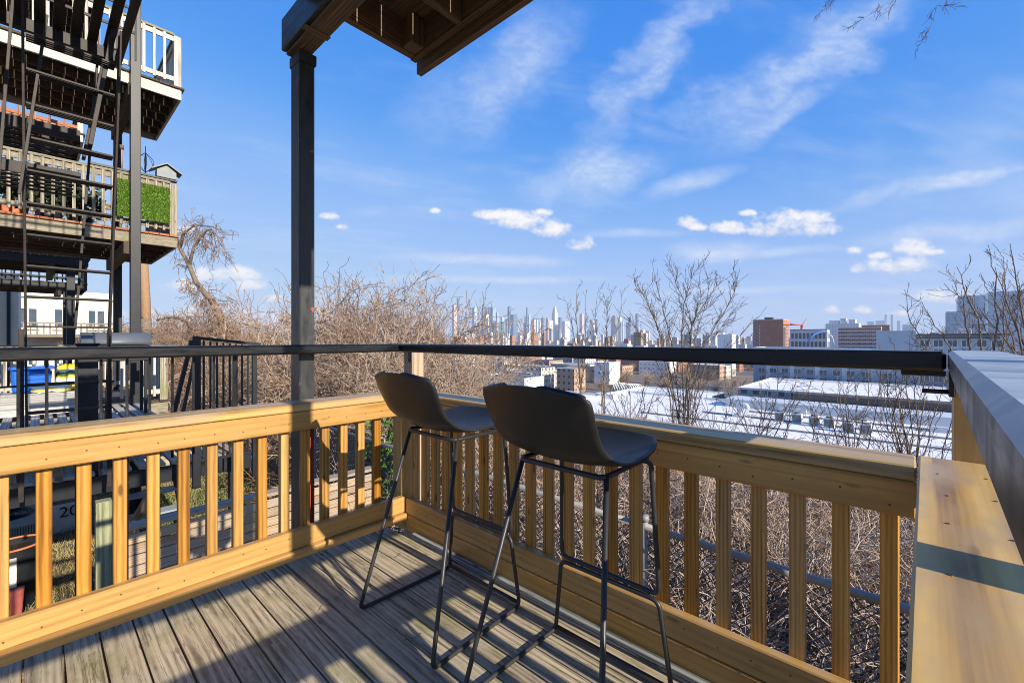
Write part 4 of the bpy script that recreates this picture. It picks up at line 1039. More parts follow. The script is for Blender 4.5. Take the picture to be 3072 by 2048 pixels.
def limb_tree(lab, d, base_px, limbs, seed, r0=.05, depth=.7, twl=.5, ntw=3, rt=.0048):
    g = random.Random(seed); q = at(base_px[0], HYP, d); z = float(terrain(q.x, q.y)); base = Vector((q.x, q.y, z - .1))
    t = thing('bare_tree', base, lab, 'tree', GT); S = []; TP = dict(UP); TP.update(lev=2, kids=(1, 1), prob=.5, wob=.10, up=.05, rmin=rt * .8)
    for limb in limbs:
        dj = g.uniform(-depth, depth); pts = [at(x, y, d + dj * (1 - i / len(limb))) for i, (x, y) in enumerate(limb)][::-1]
        pts = [base.lerp(pts[0], k / 4) + Vector((g.gauss(0, .06), g.gauss(0, .06), 0)) * (k > 0) for k in range(4)] + pts
        fine = []
        for a_, b_ in zip(pts, pts[1:]):
            for k in range(3): fine.append(a_.lerp(b_, k / 3) + Vector((g.gauss(0, .012), g.gauss(0, .012), g.gauss(0, .012))))
        fine.append(pts[-1]); n = len(fine); rl = r0 * g.uniform(.6, 1.)
        rads = [max(rt, rl * (1 - (i / (n - 1)) ** .8) + rt) for i in range(n)]
        tube('limb', fine, rads, 'bark', t, 5)
        for i in range(int(n * .35), n):
            for _ in range(ntw if i < n - 2 else 1):
                if g.random() < .62:
                    dv = (fine[min(i + 1, n - 1)] - fine[i - 1]).normalized(); ax = Vector((g.gauss(0, 1), g.gauss(0, 1), g.gauss(0, 1))).cross(dv).normalized(); an = g.uniform(.4, .85)
                    grow(g, fine[i], (dv * math.cos(an) + ax * math.sin(an)).normalized(), twl * g.uniform(.4, 1.2) * (1.15 - .5 * i / n), rt * 1.1, 1, TP, S)
    o_ = np.array(base)
    link(bpy.data.objects.new('crown', seg_mesh('crown', np.array([e[0] for e in S]) - o_, np.array([e[1] for e in S]) - o_, [e[2] for e in S], [e[3] for e in S], 'twig_dark')), t)
limb_tree('slim bare tree left of the pair before the skyline', 14, (1745, 1300), [[(1731, 868), (1728, 943), (1735, 1031), (1743, 1174)], [(1792, 885), (1786, 953), (1760, 1031), (1745, 1150)], [(1700, 905), (1715, 970), (1733, 1060), (1743, 1174)], [(1757, 900), (1757, 1000), (1748, 1100)]], 41, .04, .5, .5, 3, .006)
limb_tree('slim bare tree with forked top before the skyline', 15, (1808, 1300), [[(1811, 882), (1821, 922), (1821, 990), (1820, 1031), (1808, 1198)], [(1837, 882), (1821, 924), (1821, 991), (1818, 1040)], [(1868, 915), (1850, 990), (1822, 1090), (1808, 1198)], [(1780, 940), (1795, 1030), (1806, 1150)]], 42, .035, .5, .45, 3, .006)
limb_tree('wide bare tree spreading branches before the low city', 10, (2050, 1400), [[(1901, 824), (1908, 861), (1939, 902), (1976, 984), (1986, 1031), (2020, 1200)], [(1959, 800), (1980, 885), (1993, 946), (2017, 1031), (2035, 1220)], [(2015, 803), (2027, 848), (2061, 919), (2075, 977), (2071, 1035), (2052, 1250)],
    [(2075, 810), (2075, 851), (2051, 912), (2045, 1000), (2050, 1200)], [(2102, 807), (2105, 892), (2075, 977), (2066, 1100)], [(2160, 831), (2139, 871), (2095, 943), (2075, 980), (2060, 1150)], [(2211, 841), (2204, 875), (2167, 946), (2112, 1031), (2070, 1200)], [(2224, 895), (2184, 953), (2129, 1035), (2080, 1220)], [(1867, 936), (1908, 984), (1952, 1035), (2010, 1180)],
    [(1930, 870), (1960, 950), (2000, 1080), (2035, 1250)], [(2180, 900), (2140, 980), (2090, 1100), (2060, 1260)], [(2260, 960), (2200, 1030), (2120, 1150), (2070, 1280)], [(2135, 815), (2120, 900), (2090, 1000), (2062, 1180)]], 43, .030, 1.0, .6, 4)
limb_tree('bare tree at the right edge before the glass towers', 7.5, (2960, 1420), [[(2832, 850), (2891, 901), (2899, 979), (2914, 1046), (2940, 1250)], [(2954, 858), (3012, 944), (3048, 1054), (2990, 1280)], [(2907, 885), (2958, 995), (3012, 1046), (2985, 1260)], [(2720, 889), (2730, 964), (2781, 1042), (2900, 1250)], [(2765, 905), (2812, 980), (2855, 1042), (2930, 1260)], [(2965, 735), (2985, 830), (2990, 960), (2975, 1200)], [(2870, 800), (2905, 880), (2940, 1000), (2960, 1200)], [(3010, 770), (3020, 880), (3010, 1010), (2975, 1220)]], 47, .04, .7, .45, 3, .0042)
limb_tree('tallest bare tree cut by the right picture edge', 6.6, (3110, 1400), [[(3067, 850), (3063, 909), (3044, 936), (3052, 979), (3090, 1200)], [(3030, 730), (3050, 840), (3075, 990), (3100, 1220)], [(3100, 700), (3100, 850), (3105, 1200)], [(2985, 800), (3020, 890), (3070, 1040), (3100, 1240)], [(2940, 930), (3000, 990), (3070, 1100), (3100, 1260)]], 48, .04, .6, .45, 3, .004)
def fan(bx, by, x0, x1, yt0, yt1, n, seed):
    g = random.Random(seed); L = []
    for i in range(n):
        tx = x0 + (x1 - x0) * (i + g.uniform(.1, .9)) / n; ty = g.uniform(yt0, yt1)
        L.append([(tx, ty), (tx + (bx - tx) * .28 + g.gauss(0, 10), ty + (by - ty) * .3), (tx + (bx - tx) * .62 + g.gauss(0, 8), ty + (by - ty) * .62), (bx + g.gauss(0, 6), by - 30)])
    return L
limb_tree('bare tree with thin stems rising over the roof units', 8.5, (2560, 1480), fan(2560, 1480, 2400, 2680, 1085, 1180, 7, 1), 61, .03, .6, .45, 3, .0042)
limb_tree('bare tree with crossing stems before the narrow white roof', 8.0, (2740, 1500), fan(2740, 1500, 2610, 2840, 1010, 1160, 8, 2), 62, .032, .6, .45, 3, .0042)
limb_tree('bare tree between the widest tree and the long white roof', 9.5, (2290, 1420), fan(2290, 1420, 2160, 2440, 1080, 1170, 7, 3), 63, .034, .6, .5, 3, .0046)
limb_tree('bare tree left of the widest one below the hand rail', 10.5, (1900, 1380), fan(1900, 1380, 1800, 1990, 1080, 1170, 6, 4), 64, .034, .6, .5, 3, .005)
tree('bare_tree', 2770, 8.5, 975, 'bare tree crossing the hand rail near the right corner', GT, 46, UP, 5, spread=.45, r0=.05)
tree('bare_tree', 2840, 8, 1040, 'second bare tree crossing the hand rail near the right corner', GT, 56, UP, 4, spread=.5, r0=.045)
tree('bare_tree', 2170, 8.5, 1090, 'branching small tree right under the widest tree', GT, 57, UP, 5, spread=.7, r0=.05)
tree('bare_tree', 1980, 9, 1120, 'twiggy small tree left of the fan shaped one', GT, 58, UP, 4, spread=.6, r0=.045)
# overhanging twigs of a tall tree at the upper right
OH = dict(UP); OH.update(lev=2, kids=(1, 2), prob=.9, wob=.12, up=-.06, rmin=.0022)
oh = thing('overhead_branch', at(2980, -160, 6.0), 'thin dark twigs hanging in at the top right of the sky', 'branch')
S = []; g = random.Random(6)
for (a, b_) in (((2960, -220), (2600, 60)), ((3000, -200), (2760, 120)), ((2820, -220), (2480, 30))):
    p, q = at(*a, 6.0), at(*b_, 5.6); n = 9; L0 = p
    for i in range(n):
        nx = p.lerp(q, (i + 1) / n) + Vector((g.gauss(0, .04), g.gauss(0, .04), .12 * math.sin(math.pi * (i + 1) / n) + g.gauss(0, .03)))
        S.append((L0, nx, .0045 * (1 - .07 * i), .0045 * (1 - .07 * (i + 1)))); L0 = nx
        for _ in range(2): grow(g, nx, Vector((g.gauss(-.4, .5), g.gauss(-.2, .5), g.gauss(-.2, .5))).normalized(), g.uniform(.08, .26), .0024, 1, OH, S)
off = np.array(oh.location)
link(bpy.data.objects.new('twigs', seg_mesh('twigs', np.array([e[0] for e in S]) - off, np.array([e[1] for e in S]) - off, [e[2] for e in S], [e[3] for e in S], 'twig_dark')), oh)
tube('bough', [at(2980, -160, 6.0), at(3200, -420, 6.2), at(3600, -700, 6.6)], [.012, .03, .06], 'bark', oh, 6)
# leaning vine covered dead tree on the left
dt = thing('dead_tree', at(690, 1010, 24) + Vector((0, 0, -1)), 'leaning dead tree wrapped in hanging vines beside the grey deck', 'tree')
D = 24.0
def PT(l): return [at(x, y, D) for x, y in l]
tube('trunk', PT([(705, 1040), (672, 985), (655, 930), (625, 890), (590, 850), (565, 790), (540, 745), (520, 690)]), [.22, .20, .18, .15, .13, .11, .09, .06], 'bark', dt, 8)
tube('limb', PT([(568, 795), (580, 745), (600, 715), (622, 690), (640, 700), (650, 745)]), [.09, .07, .06, .045, .03, .02], 'bark', dt, 6)
tube('limb', PT([(540, 745), (552, 700), (585, 675), (640, 680), (690, 705)]), [.08, .06, .045, .03, .015], 'bark', dt, 6)
tube('limb', PT([(600, 1010), (560, 965), (520, 950), (470, 960)]), [.10, .08, .06, .04], 'bark', dt, 6)
g = random.Random(12); S = []
VN = dict(seg=5, wob=.35, up=-.28, lev=2, kids=(2, 1), prob=.6, ang=(.4, 1.2), len=(.3, .6), rmin=.012, clear=0, thick=9, h=1)
for (x, y, n) in ((672, 985, 60), (650, 920, 46), (690, 990, 40), (620, 885, 24), (575, 860, 26), (600, 715, 22), (640, 695, 26), (560, 700, 24), (585, 680, 20), (560, 960, 24), (500, 955, 22), (545, 780, 12), (650, 745, 16)):
    for _ in range(n):
        p = at(x + g.gauss(0, 12), y + g.gauss(0, 16), D + g.gauss(0, .4))
        grow(g, p, Vector((g.gauss(0, .7), g.gauss(0, .7), g.gauss(-.1, .6))).normalized(), g.uniform(.4, 1.3), .018, 1, VN, S)
off = np.array(dt.location)
link(bpy.data.objects.new('vines', seg_mesh('vines', np.array([e[0] for e in S]) - off, np.array([e[1] for e in S]) - off, [e[2] for e in S], [e[3] for e in S], 'twig')), dt, kind='stuff')
# utility pole
up_ = thing('utility_pole', at(438, 1016, 20) + Vector((0, 0, -4)), 'tan wooden utility pole standing left of the leaning dead tree', 'pole')
tube('shaft', [at(440, 1090, 20), at(437, 900, 20), at(428, 740, 20)], [.19, .18, .165], 'pole', up_, 12)
tube('guy_wire', [at(434, 950, 20), at(300, 1000, 16)], .012, 'iron', up_, 4)
tube('sleeve', [at(440, 1012, 19.9), at(438, 955, 19.9)], [.215, .20], 'bark', up_, 12)

# thicket of arching canes on the slope
def thicket(n, x0, x1, y0, y1, hmin, hmax, rad, mat, seed, lab, K=6, dens=None):
    g = np.random.RandomState(seed); x = g.uniform(x0, x1, n); y = y0 + (y1 - y0) * g.uniform(0, 1, n) ** 1.3
    p = np.stack([x, y, terrain(x, y) - .05], 1); a = g.uniform(0, 2 * np.pi, n); L = g.uniform(hmin, hmax, n)
    tilt = g.uniform(.05, 1.05, n); d = np.stack([np.cos(a) * np.sin(tilt), np.sin(a) * np.sin(tilt), np.cos(tilt)], 1)
    curl = g.normal(0, .13, (n, 3)); curl[:, 2] = -g.uniform(.05, .42, n)
    P0, P1, R0, R1 = [], [], [], []; r = rad * g.uniform(.5, 1.5, n)
    for k in range(K):
        q = p + d * (L / K)[:, None]; P0.append(p); P1.append(q); R0.append(r * (1 - .13 * k)); R1.append(r * (1 - .13 * (k + 1)))
        if k in (1, 2, 3, 4):          # side twig
            m_ = g.uniform(0, 1, n) < .75; dd = d + g.normal(0, .75, (n, 3)); dd /= np.linalg.norm(dd, axis=1, keepdims=True)
            l2 = (L * g.uniform(.08, .24, n))[:, None]; e = q + dd * l2
            P0.append(q[m_]); P1.append(e[m_]); R0.append((r * .55)[m_]); R1.append((r * .4)[m_])
            e2 = e + (dd + g.normal(0, .5, (n, 3))) * l2 * .6
            P0.append(e[m_]); P1.append(e2[m_]); R0.append((r * .4)[m_]); R1.append((r * .25)[m_])
        p = q; d = d + curl * (.45 + .2 * k) + g.normal(0, .10, (n, 3)); d /= np.linalg.norm(d, axis=1, keepdims=True)
    me = seg_mesh('brush', np.concatenate(P0), np.concatenate(P1), np.concatenate(R0), np.concatenate(R1), mat)
    return link(bpy.data.objects.new('brush', me), None, label=lab, kind='stuff')
thicket(3000, -7.5, 5.0, 3.4, 9, .6, 1.9, .0050, 'twig_pale', 1, 'pale tangled canes just beyond the chain link fence')
thicket(2600, -9, 6, 3.5, 11, .7, 2.3, .0052, 'twig', 2, 'tan tangled brush on the slope below the deck')
thicket(900, -12, 6, 4.5, 17, 1.0, 2.8, .008, 'twig_dark', 3, 'dark brush further down the slope')
thicket(1500, -45, -9, 4.5, 16, 1.2, 3.2, .013, 'twig', 4, 'brown brush along the ridge on the left')
thicket(1200, -75, -28, 4, 26, 1.6, 3.6, .022, 'twig_pale', 5, 'pale brown scrub far along the ridge')
thicket(900, -26, -14.5, -1, 7, 1.0, 2.6, .011, 'twig_pale', 6, 'tan brush behind the yard fence')
lo_ = leaves(9000, (-1, 5, 0), (5, 2.4, 1), .045, 11, 'litter', 'leaf_litter', None, 'stuff', True); lo_['label'] = 'brown fallen leaves on the slope under the brush'

# ------------------------------------------------------------------ the city
MT['brickA'] = facade('brick_facade', (.38, .17, .11), (.07, .07, .08), 3.0, 3.2, .9)
MT['brickB'] = facade('tan_brick_facade', (.47, .31, .21), (.08, .08, .09), 3.2, 3.3, 1.0)
MT['paleA'] = facade('pale_facade', (.62, .57, .50), (.14, .15, .17), 3.0, 3.2, .9)
MT['whiteA'] = facade('white_facade', (.74, .72, .68), (.22, .24, .27), 3.4, 3.3, 1.1)
MT['greyA'] = facade('grey_facade', (.30, .31, .33), (.07, .085, .10), 3.4, 3.3, .8)
MT['glassA'] = facade('blue_glass_tower', (.11, .17, .26), (.07, .13, .22), 6, 4.2, .35, .3, .15)
MT['glassB'] = facade('pale_glass_tower', (.42, .50, .58), (.25, .34, .44), 6, 4.2, .5, .3, .15)
MT['glassC'] = facade('green_glass_tower', (.20, .33, .33), (.11, .22, .22), 6, 4.2, .5, .3, .15)
MT['stoneA'] = facade('stone_tower', (.62, .58, .52), (.33, .33, .33), 5, 4, 1.5)
MT['stoneB'] = facade('white_stone_tower', (.80, .78, .74), (.50, .50, .50), 7, 60, 1.6)
MT['pinkA'] = facade('pinkish_tower', (.55, .40, .36), (.28, .22, .22), 5, 4, 1.2)
def roof_mat():
    m = M('white_roof'); m.set(.75, 0, .3); g = m.n('ShaderNodeNewGeometry'); a = m.noise(g.outputs['Position'], .12, 6, .65); b = m.noise(g.outputs['Position'], .9, 5, .6)
    sx = m.n('ShaderNodeSeparateXYZ'); m.l(g.outputs['Position'], sx.inputs[0])
    seam = m.math('LESS_THAN', m.math('FRACT', m.math('MULTIPLY', sx.outputs[0], .33)), .05)
    c = m.ramp(a, [(.28, (.55, .53, .50)), (.42, (.80, .78, .75)), (.7, (.88, .86, .83))]); c = m.mix(m.mr(b, .55, .75, 0, .35), c, (.45, .43, .40))
    m.col(m.mix(m.math('MULTIPLY', seam, .35), c, (.4, .4, .4))); return m.m
MT['roofW'] = roof_mat()
MT['roofG'] = plain('grey_roof', (.28, .27, .26), .9, 0, .2, .2, .08)
MT['roofD'] = plain('dark_roof', (.10, .095, .09), .9, 0, .2, .25, .08)
MT['apt'] = plain('blue_grey_panel', (.30, .36, .42), .6, 0, .4, .08, .4)
MT['ltpanel'] = plain('light_panel', (.55, .58, .60), .6, 0, .4, .05, .4)
MT['redsteel'] = plain('red_crane_steel', (.55, .07, .04), .5, 0, .4, .1)
MT['bluesteel'] = plain('blue_boom_steel', (.05, .22, .60), .45, 0, .4, .1)
MT['cream'] = plain('cream_wall', (.72, .66, .54), .8, 0, .3, .08, .4)
def box_uv(x0, x1, y0, y1, z0, z1, bev=0):
    V = [(x0, y0, z0), (x1, y0, z0), (x1, y1, z0), (x0, y1, z0), (x0, y0, z1), (x1, y0, z1), (x1, y1, z1), (x0, y1, z1)]
    F = [[0, 1, 5, 4], [1, 2, 6, 5], [2, 3, 7, 6], [3, 0, 4, 7], [4, 5, 6, 7]]
    a, b, h = x1 - x0, y1 - y0, z1 - z0; uv = []
    for L in (a, b, a, b): uv += [(0, 0), (L, 0), (L, h), (0, h)]
    uv += [(0, 0)] * 4
    return V, F, uv, [0, 0, 0, 0, 1]
def city_box(name, x0, x1, y0, y1, z1, wall, roof, parent=None, z0=CITYZ, **kw):
    off = parent.location if parent else Vector(((x0 + x1) / 2, (y0 + y1) / 2, z0))
    V, F, uv, mi = box_uv(x0 - off.x, x1 - off.x, y0 - off.y, y1 - off.y, z0 - off.z, z1 - off.z)
    o = bpy.data.objects.new(name, mk(name, V, F, None, mats=[MT[wall], MT[roof]], uv=uv, mi=mi))
    if not parent: o.location = off
    return link(o, parent, **kw)
def px_box(px0, px1, yt, d, k=1.0):          # photo span + distance -> footprint aligned with the street grid
    W = (px1 - px0) / FPX * d; wy = W / (k * CY + SY); wx = k * wy
    c = at((px0 + px1) / 2, HYP, d); return c.x - wx / 2, c.x + wx / 2, c.y - wy / 2, c.y + wy / 2, CAMH + (HYP - yt) / FPX * d
def tower(px0, px1, yt, d, wall, lab, k=1.0, roof='roofG', group=None, name='skyscraper', cat='skyscraper', spire=None, steps=()):
    x0, x1, y0, y1, z = px_box(px0, px1, yt, d, k)
    if not spire and not steps:
        return city_box(name, x0, x1, y0, y1, z, wall, roof, label=lab, category=cat) if False else _tw(name, x0, x1, y0, y1, z, wall, roof, lab, cat, group)
    t = thing(name, ((x0 + x1) / 2, (y0 + y1) / 2, CITYZ), lab, cat, group)
    city_box('shaft', x0, x1, y0, y1, z, wall, roof, t); zc = z
    for f, yy in steps:
        z2 = CAMH + (HYP - yy) / FPX * d; mx, my = (x0 + x1) / 2, (y0 + y1) / 2; hx, hy = (x1 - x0) / 2 * f, (y1 - y0) / 2 * f
        city_box('setback', mx - hx, mx + hx, my - hy, my + hy, z2, wall, roof, t, z0=zc); zc = z2
    if spire:
        z2 = CAMH + (HYP - spire) / FPX * d; r_ = max((x1 - x0) * .07, 2.5)
        tube('spire', [((x0 + x1) / 2, (y0 + y1) / 2, zc - 1), ((x0 + x1) / 2, (y0 + y1) / 2, z2)], [r_, r_ * .25], wall, t, 6)
    return t
def _tw(name, x0, x1, y0, y1, z, wall, roof, lab, cat, group):
    o = city_box(name, x0, x1, y0, y1, z, wall, roof, label=lab, cat=cat, group=group); return o
SKY = 'towers of the far skyline'
def cx4(x): return 1300 + x / 3.92
def cy4(y): return 870 + y / 3.92
GEN = 'hazy high-rise in the far skyline'
for a, b_, y_, mt, lab, sp_, stp in [
    (218, 282, 180, 'pinkA', 'grey brown tower behind the shrub at the left end of the skyline', None, ()),
    (276, 306, 95, 'glassA', 'slender glass tower with a jutting terrace near its top', None, ()),
    (452, 528, 212, 'glassB', 'bright tower with sloping top left of the twin blue slabs', None, ((.5, 196),)),
    (570, 606, 170, 'glassA', 'tallest dark blue slab left of centre in the skyline', None, ()),
    (604, 634, 208, 'glassA', None, None, ()), (646, 674, 200, 'glassA', 'narrow dark blue slab right of the tallest one', None, ()), (672, 732, 203, 'glassB', 'broad pale glass tower beside the narrow blue slab', None, ()), (735, 772, 262, 'glassB', None, None, ()),
    (600, 652, 286, 'stoneA', None, None, ()), (560, 612, 375, 'stoneA', None, None, ()), (530, 560, 375, 'pinkA', None, None, ()), (612, 655, 375, 'glassB', None, None, ()),
    (674, 722, 360, 'glassA', None, None, ()), (722, 830, 366, 'glassC', 'wide green glass block low in the skyline', None, ()),
    (848, 890, 340, 'stoneA', None, None, ()), (872, 920, 198, 'glassA', 'tower under construction with cranes on top', None, ((.6, 190),)), (896, 926, 240, 'pinkA', None, None, ()),
    (900, 990, 288, 'glassA', 'big dark grey slab at the middle of the skyline', None, ()), (918, 1002, 430, 'stoneA', None, None, ()), (790, 830, 320, 'glassB', None, None, ()),
    (1072, 1092, 310, 'glassA', None, None, ()), (1090, 1114, 205, 'glassA', 'thin blue tower topped by a spire left of the tallest spire', 178, ()), (1112, 1142, 290, 'glassB', None, None, ()), (1060, 1118, 388, 'glassA', None, None, ()),
    (1165, 1206, 345, 'pinkA', None, None, ()), (1210, 1232, 345, 'stoneA', None, None, ()), (1240, 1262, 370, 'stoneA', None, None, ()), (1268, 1302, 332, 'glassA', 'small pointed blue tower left of the tall stepped one', 293, ((.6, 318),)),
    (1326, 1364, 325, 'pinkA', None, None, ()), (1320, 1410, 360, 'stoneB', 'white tower with vertical stripes low in the skyline', None, ()),
    (1393, 1462, 262, 'stoneA', 'tall stepped stone tower with needle spire', 150, ((.72, 225), (.5, 200), (.3, 188))),
    (1408, 1480, 390, 'stoneA', None, None, ()), (1470, 1514, 322, 'glassA', None, None, ()), (1480, 1606, 366, 'stoneB', 'broad white block right of the stepped tower', None, ()),
    (1718, 1772, 282, 'pinkA', 'tower seen through the slim bare trees', None, ((.5, 275),)), (1838, 1908, 362, 'stoneB', 'white block between the slim trees and the wide tree', None, ()), (1900, 1932, 340, 'glassA', None, None, ()),
    (2085, 2178, 318, 'greyA', 'grey tower with raw concrete top, right part of the skyline', None, ((.6, 300),)), (2172, 2218, 322, 'stoneB', None, None, ()), (2220, 2238, 372, 'stoneA', 'slim white spire in the right part of the skyline', 325, ()), (2264, 2302, 378, 'glassA', None, None, ()), (2296, 2320, 322, 'glassA', None, None, ())]:
    d = 4300 + (hash((a, b_)) % 7) * 110
    tower(cx4(a), cx4(b_), cy4(y_), d, mt, lab or GEN, .8, group=SKY, spire=cy4(sp_) if sp_ else None, steps=[(f, cy4(q)) for f, q in stp])
for px0, px1, yt, mt in [(1906, 1916, 941, 'glassA'), (1884, 1893, 953, 'glassA'), (2653, 2661, 944, 'glassB'), (2671, 2680, 944, 'glassB'), (2624, 2658, 962, 'glassB'), (2690, 2702, 962, 'glassB'), (2600, 2625, 965, 'glassB')]:
    tower(px0, px1, yt, 4600, mt, GEN, .8, group=SKY)
# jutting terrace on the slender tower
rr = random.Random(77)
for i in range(48):
    px = rr.uniform(1380, 2760); yt = rr.uniform(978, 1003) if px < 1950 else rr.uniform(994, 1008); wd = rr.uniform(6, 18)
    tower(px, px + wd, yt, rr.uniform(3200, 4200), rr.choice(['glassA', 'glassB', 'stoneA', 'stoneB', 'pinkA', 'greyA', 'paleA']), GEN, rr.uniform(.6, 1.3), group=SKY)
MID = 'mid-rise block in the hazy city plain'
for i in range(230):
    px = rr.uniform(1330, 3000); d = rr.uniform(900, 2900); yt = rr.uniform(1004, 1028) if rr.random() < .85 else rr.uniform(995, 1006); wd = rr.uniform(8, 22) * 1500 / d
    tower(px, px + wd, yt, d, rr.choice(['brickA', 'brickB', 'paleA', 'whiteA', 'stoneA', 'brickB', 'paleA']), MID, rr.uniform(.5, 1.8), roof=rr.choice(['roofW', 'roofG', 'roofG']), group='blocks on the city plain', name='city_block', cat='building')
LOW = 'low flat roofed house in the streets below the hill'
n_ = 0
for i in range(900):
    if n_ >= 270: break
    px = rr.uniform(1150, 3150); d = rr.uniform(230, 900)
    if px > 1780 and d < 300: continue
    if 2200 < px < 2950 and d < 420: continue
    q = at(px, HYP, d); wx, wy = rr.uniform(9, 26), rr.uniform(9, 22); h_ = rr.uniform(6, 13) if d < 500 else rr.uniform(8, 20)
    city_box('low_house', q.x - wx / 2, q.x + wx / 2, q.y - wy / 2, q.y + wy / 2, CITYZ + h_, rr.choice(['brickA', 'brickB', 'paleA', 'whiteA', 'greyA', 'paleA']), rr.choice(['roofW', 'roofG', 'roofD', 'roofW']), label=LOW, cat='house', group='houses below the hill'); n_ += 1

rt = random.Random(91)
for i in range(90):
    px = rt.uniform(1300, 2260) if i < 70 else rt.uniform(1900, 2950); d = rt.uniform(130, 420); q = at(px, HYP, d); q.z = CITYZ
    if -62 < q.x < 62 and 70 < q.y < 230 and px > 1950: continue
    if d < 170 and px < 1500: continue
    place(PROTO[rt.choice((0, 1))], q, rt.uniform(6, 10), rt.uniform(0, 6.28), 'bare street tree among the houses below the hill', 'street trees below the hill', rt.uniform(.6, .9))
# nearer buildings that can be told apart
WIN = {}
def windows(parent, face, c, u0, u1, nu, z0, z1, nz, fw, fh, glass='glass', frame='ltpanel'):
    # face 'y': wall at y=c facing -Y ; 'x': wall at x=c facing +X
    for i in range(nu):
        for j in range(nz):
            u = u0 + (u1 - u0) * (i + .5) / nu; z = z0 + (z1 - z0) * (j + .5) / nz
            if face == 'y': lo, hi, g0, g1 = (u - fw / 2, c - .12, z - fh / 2), (u + fw / 2, c + .1, z + fh / 2), None, None
            else: lo, hi = (c - .1, u - fw / 2, z - fh / 2), (c + .12, u + fw / 2, z + fh / 2)
            w_ = block('window', lo, hi, glass, parent, .02)
            key = (face, round(fw, 2), round(fh, 2), frame)
            if key not in WIN:
                b = MB(); t_ = .14
                for (a0, a1, b0, b1) in ((-fw / 2 - t_, -fw / 2, -fh / 2, fh / 2), (fw / 2, fw / 2 + t_, -fh / 2, fh / 2), (-fw / 2 - t_, fw / 2 + t_, -fh / 2 - t_, -fh / 2), (-fw / 2 - t_, fw / 2 + t_, fh / 2, fh / 2 + t_), (-.06, .06, -fh / 2, fh / 2)):
                    if face == 'y': b.box((a0, -.2, b0), (a1, .05, b1))
                    else: b.box((-.05, a0, b0), (.2, a1, b1))
                WIN[key] = mk('window_frame', b.V, b.F, MT[frame])
            f_ = bpy.data.objects.new('window_frame', WIN[key]); f_.location = (Vector((u, c, z)) if face == 'y' else Vector((c, u, z))) - parent.location; link(f_, w_); f_.matrix_parent_inverse = w_.matrix_basis.inverted()
def parapet(parent, x0, x1, y0, y1, z, mat, h=.6, t=.35):
    for lo, hi in (((x0, y0, z), (x1, y0 + t, z + h)), ((x0, y1 - t, z), (x1, y1, z + h)), ((x0, y0 + t, z), (x0 + t, y1 - t, z + h)), ((x1 - t, y0 + t, z), (x1, y1 - t, z + h))):
        block('parapet', lo, hi, mat, parent, .02)
def building(name, lab, x0, x1, y0, y1, z1, wall, roof, par=None, z0=CITYZ, cat='building', ph=.6, group=None):
    t = thing(name, ((x0 + x1) / 2, (y0 + y1) / 2, z0), lab, cat, group)
    city_box('walls', x0, x1, y0, y1, z1, wall, roof, t, z0=z0)
    if par: parapet(t, x0 - .05, x1 + .05, y0 - .05, y1 + .05, z1 + .002, par, ph)
    return t
W2 = building('warehouse', 'nearest white roofed warehouse with a row of roof units', -58, 46, 74, 112, -14.0, 'greyA', 'roofW', 'roofW')
block('roof_step', (-30, 104, -13.99), (45, 111, -12.2), 'ltpanel', W2, .05)
W1 = building('warehouse', 'long white roof below the blue grey apartments', -40, 60, 152, 198, -15.0, 'greyA', 'roofW', 'roofW')
block('roof_ledge', (-24, 146, -27), (60, 151.9, -14.4), 'roofD', W1, .05)
building('warehouse', 'narrow white roof strip in front of the long roof', -26, 60, 128, 145, -17.0, 'greyA', 'roofW', 'roofW')
building('warehouse', 'white roof behind the wide bare tree', -95, -62, 84, 124, -17.5, 'greyA', 'roofW', 'roofW')
building('warehouse', 'small white roof left of the wide bare tree', -78, -48, 128, 165, -18.5, 'greyA', 'roofW', 'roofW')
for i, (px, py) in enumerate([(2340, 1262), (2392, 1268), (2443, 1277), (2488, 1283), (2545, 1296), (2597, 1303)]):
    r_ = ray(px, py); tt = (-14.0 - CAMH) / r_.z; q = Vector((r_.x * tt, r_.y * tt, -14.0))
    t = thing('roof_unit', q, 'grey cooling unit number %s from the left on the white roof' % ['one', 'two', 'three', 'four', 'five', 'six'][i], 'roof unit', 'cooling units on the white roof')
    V, F = chamfer_box(1.5, 1.3, 1.7, .08); mobj('casing', [(v[0] + q.x, v[1] + q.y, v[2] + q.z + .85) for v in V], F, 'ltpanel', t)
    b = MB()
    for k in range(8): b.box((q.x - .6 + k * .16, q.y - .72, q.z + .2), (q.x - .53 + k * .16, q.y - .655, q.z + 1.5))
    b.obj('grille', 'roofD', t); cyl('fan_ring', (q.x, q.y, q.z + 1.7), (q.x, q.y, q.z + 1.85), .5, 'roofD', t, 14)
t = thing('roof_duct', (-18, 92, -14), 'pale gooseneck duct standing on the white roof', 'duct')
q = Vector((-24, 92, -14)); tube('pipe', fillet([q, q + Vector((0, 0, 2.4)), q + Vector((1.4, 0, 2.4)), q + Vector((1.4, 0, 1.5))], .5, 5), .38, 'ltpanel', t, 10)
block('plinth', (-25, 91, -13.998), (-23, 93, -13.6), 'ltpanel', t, .03)
g = random.Random(17)
for i in range(14):
    x, y, zz = g.uniform(-38, 20), g.uniform(78, 108), -14.0
    if i > 7: x, y, zz = g.uniform(-30, 40), g.uniform(156, 194), -15.0
    W_ = W2 if i <= 7 else W1
    if i % 3 == 0: block('skylight', (x, y, zz + .003), (x + 2.4, y + 1.2, zz + .35), 'roofG', W_, .03)
    elif i % 3 == 1: cyl('vent_pipe', (x, y, zz), (x, y, zz + g.uniform(.8, 1.8)), .16, 'ltpanel', W_, 8)
    else: block('roof_curb', (x, y, zz + .003), (x + g.uniform(2, 5), y + .9, zz + .9), 'ltpanel', W_, .03)
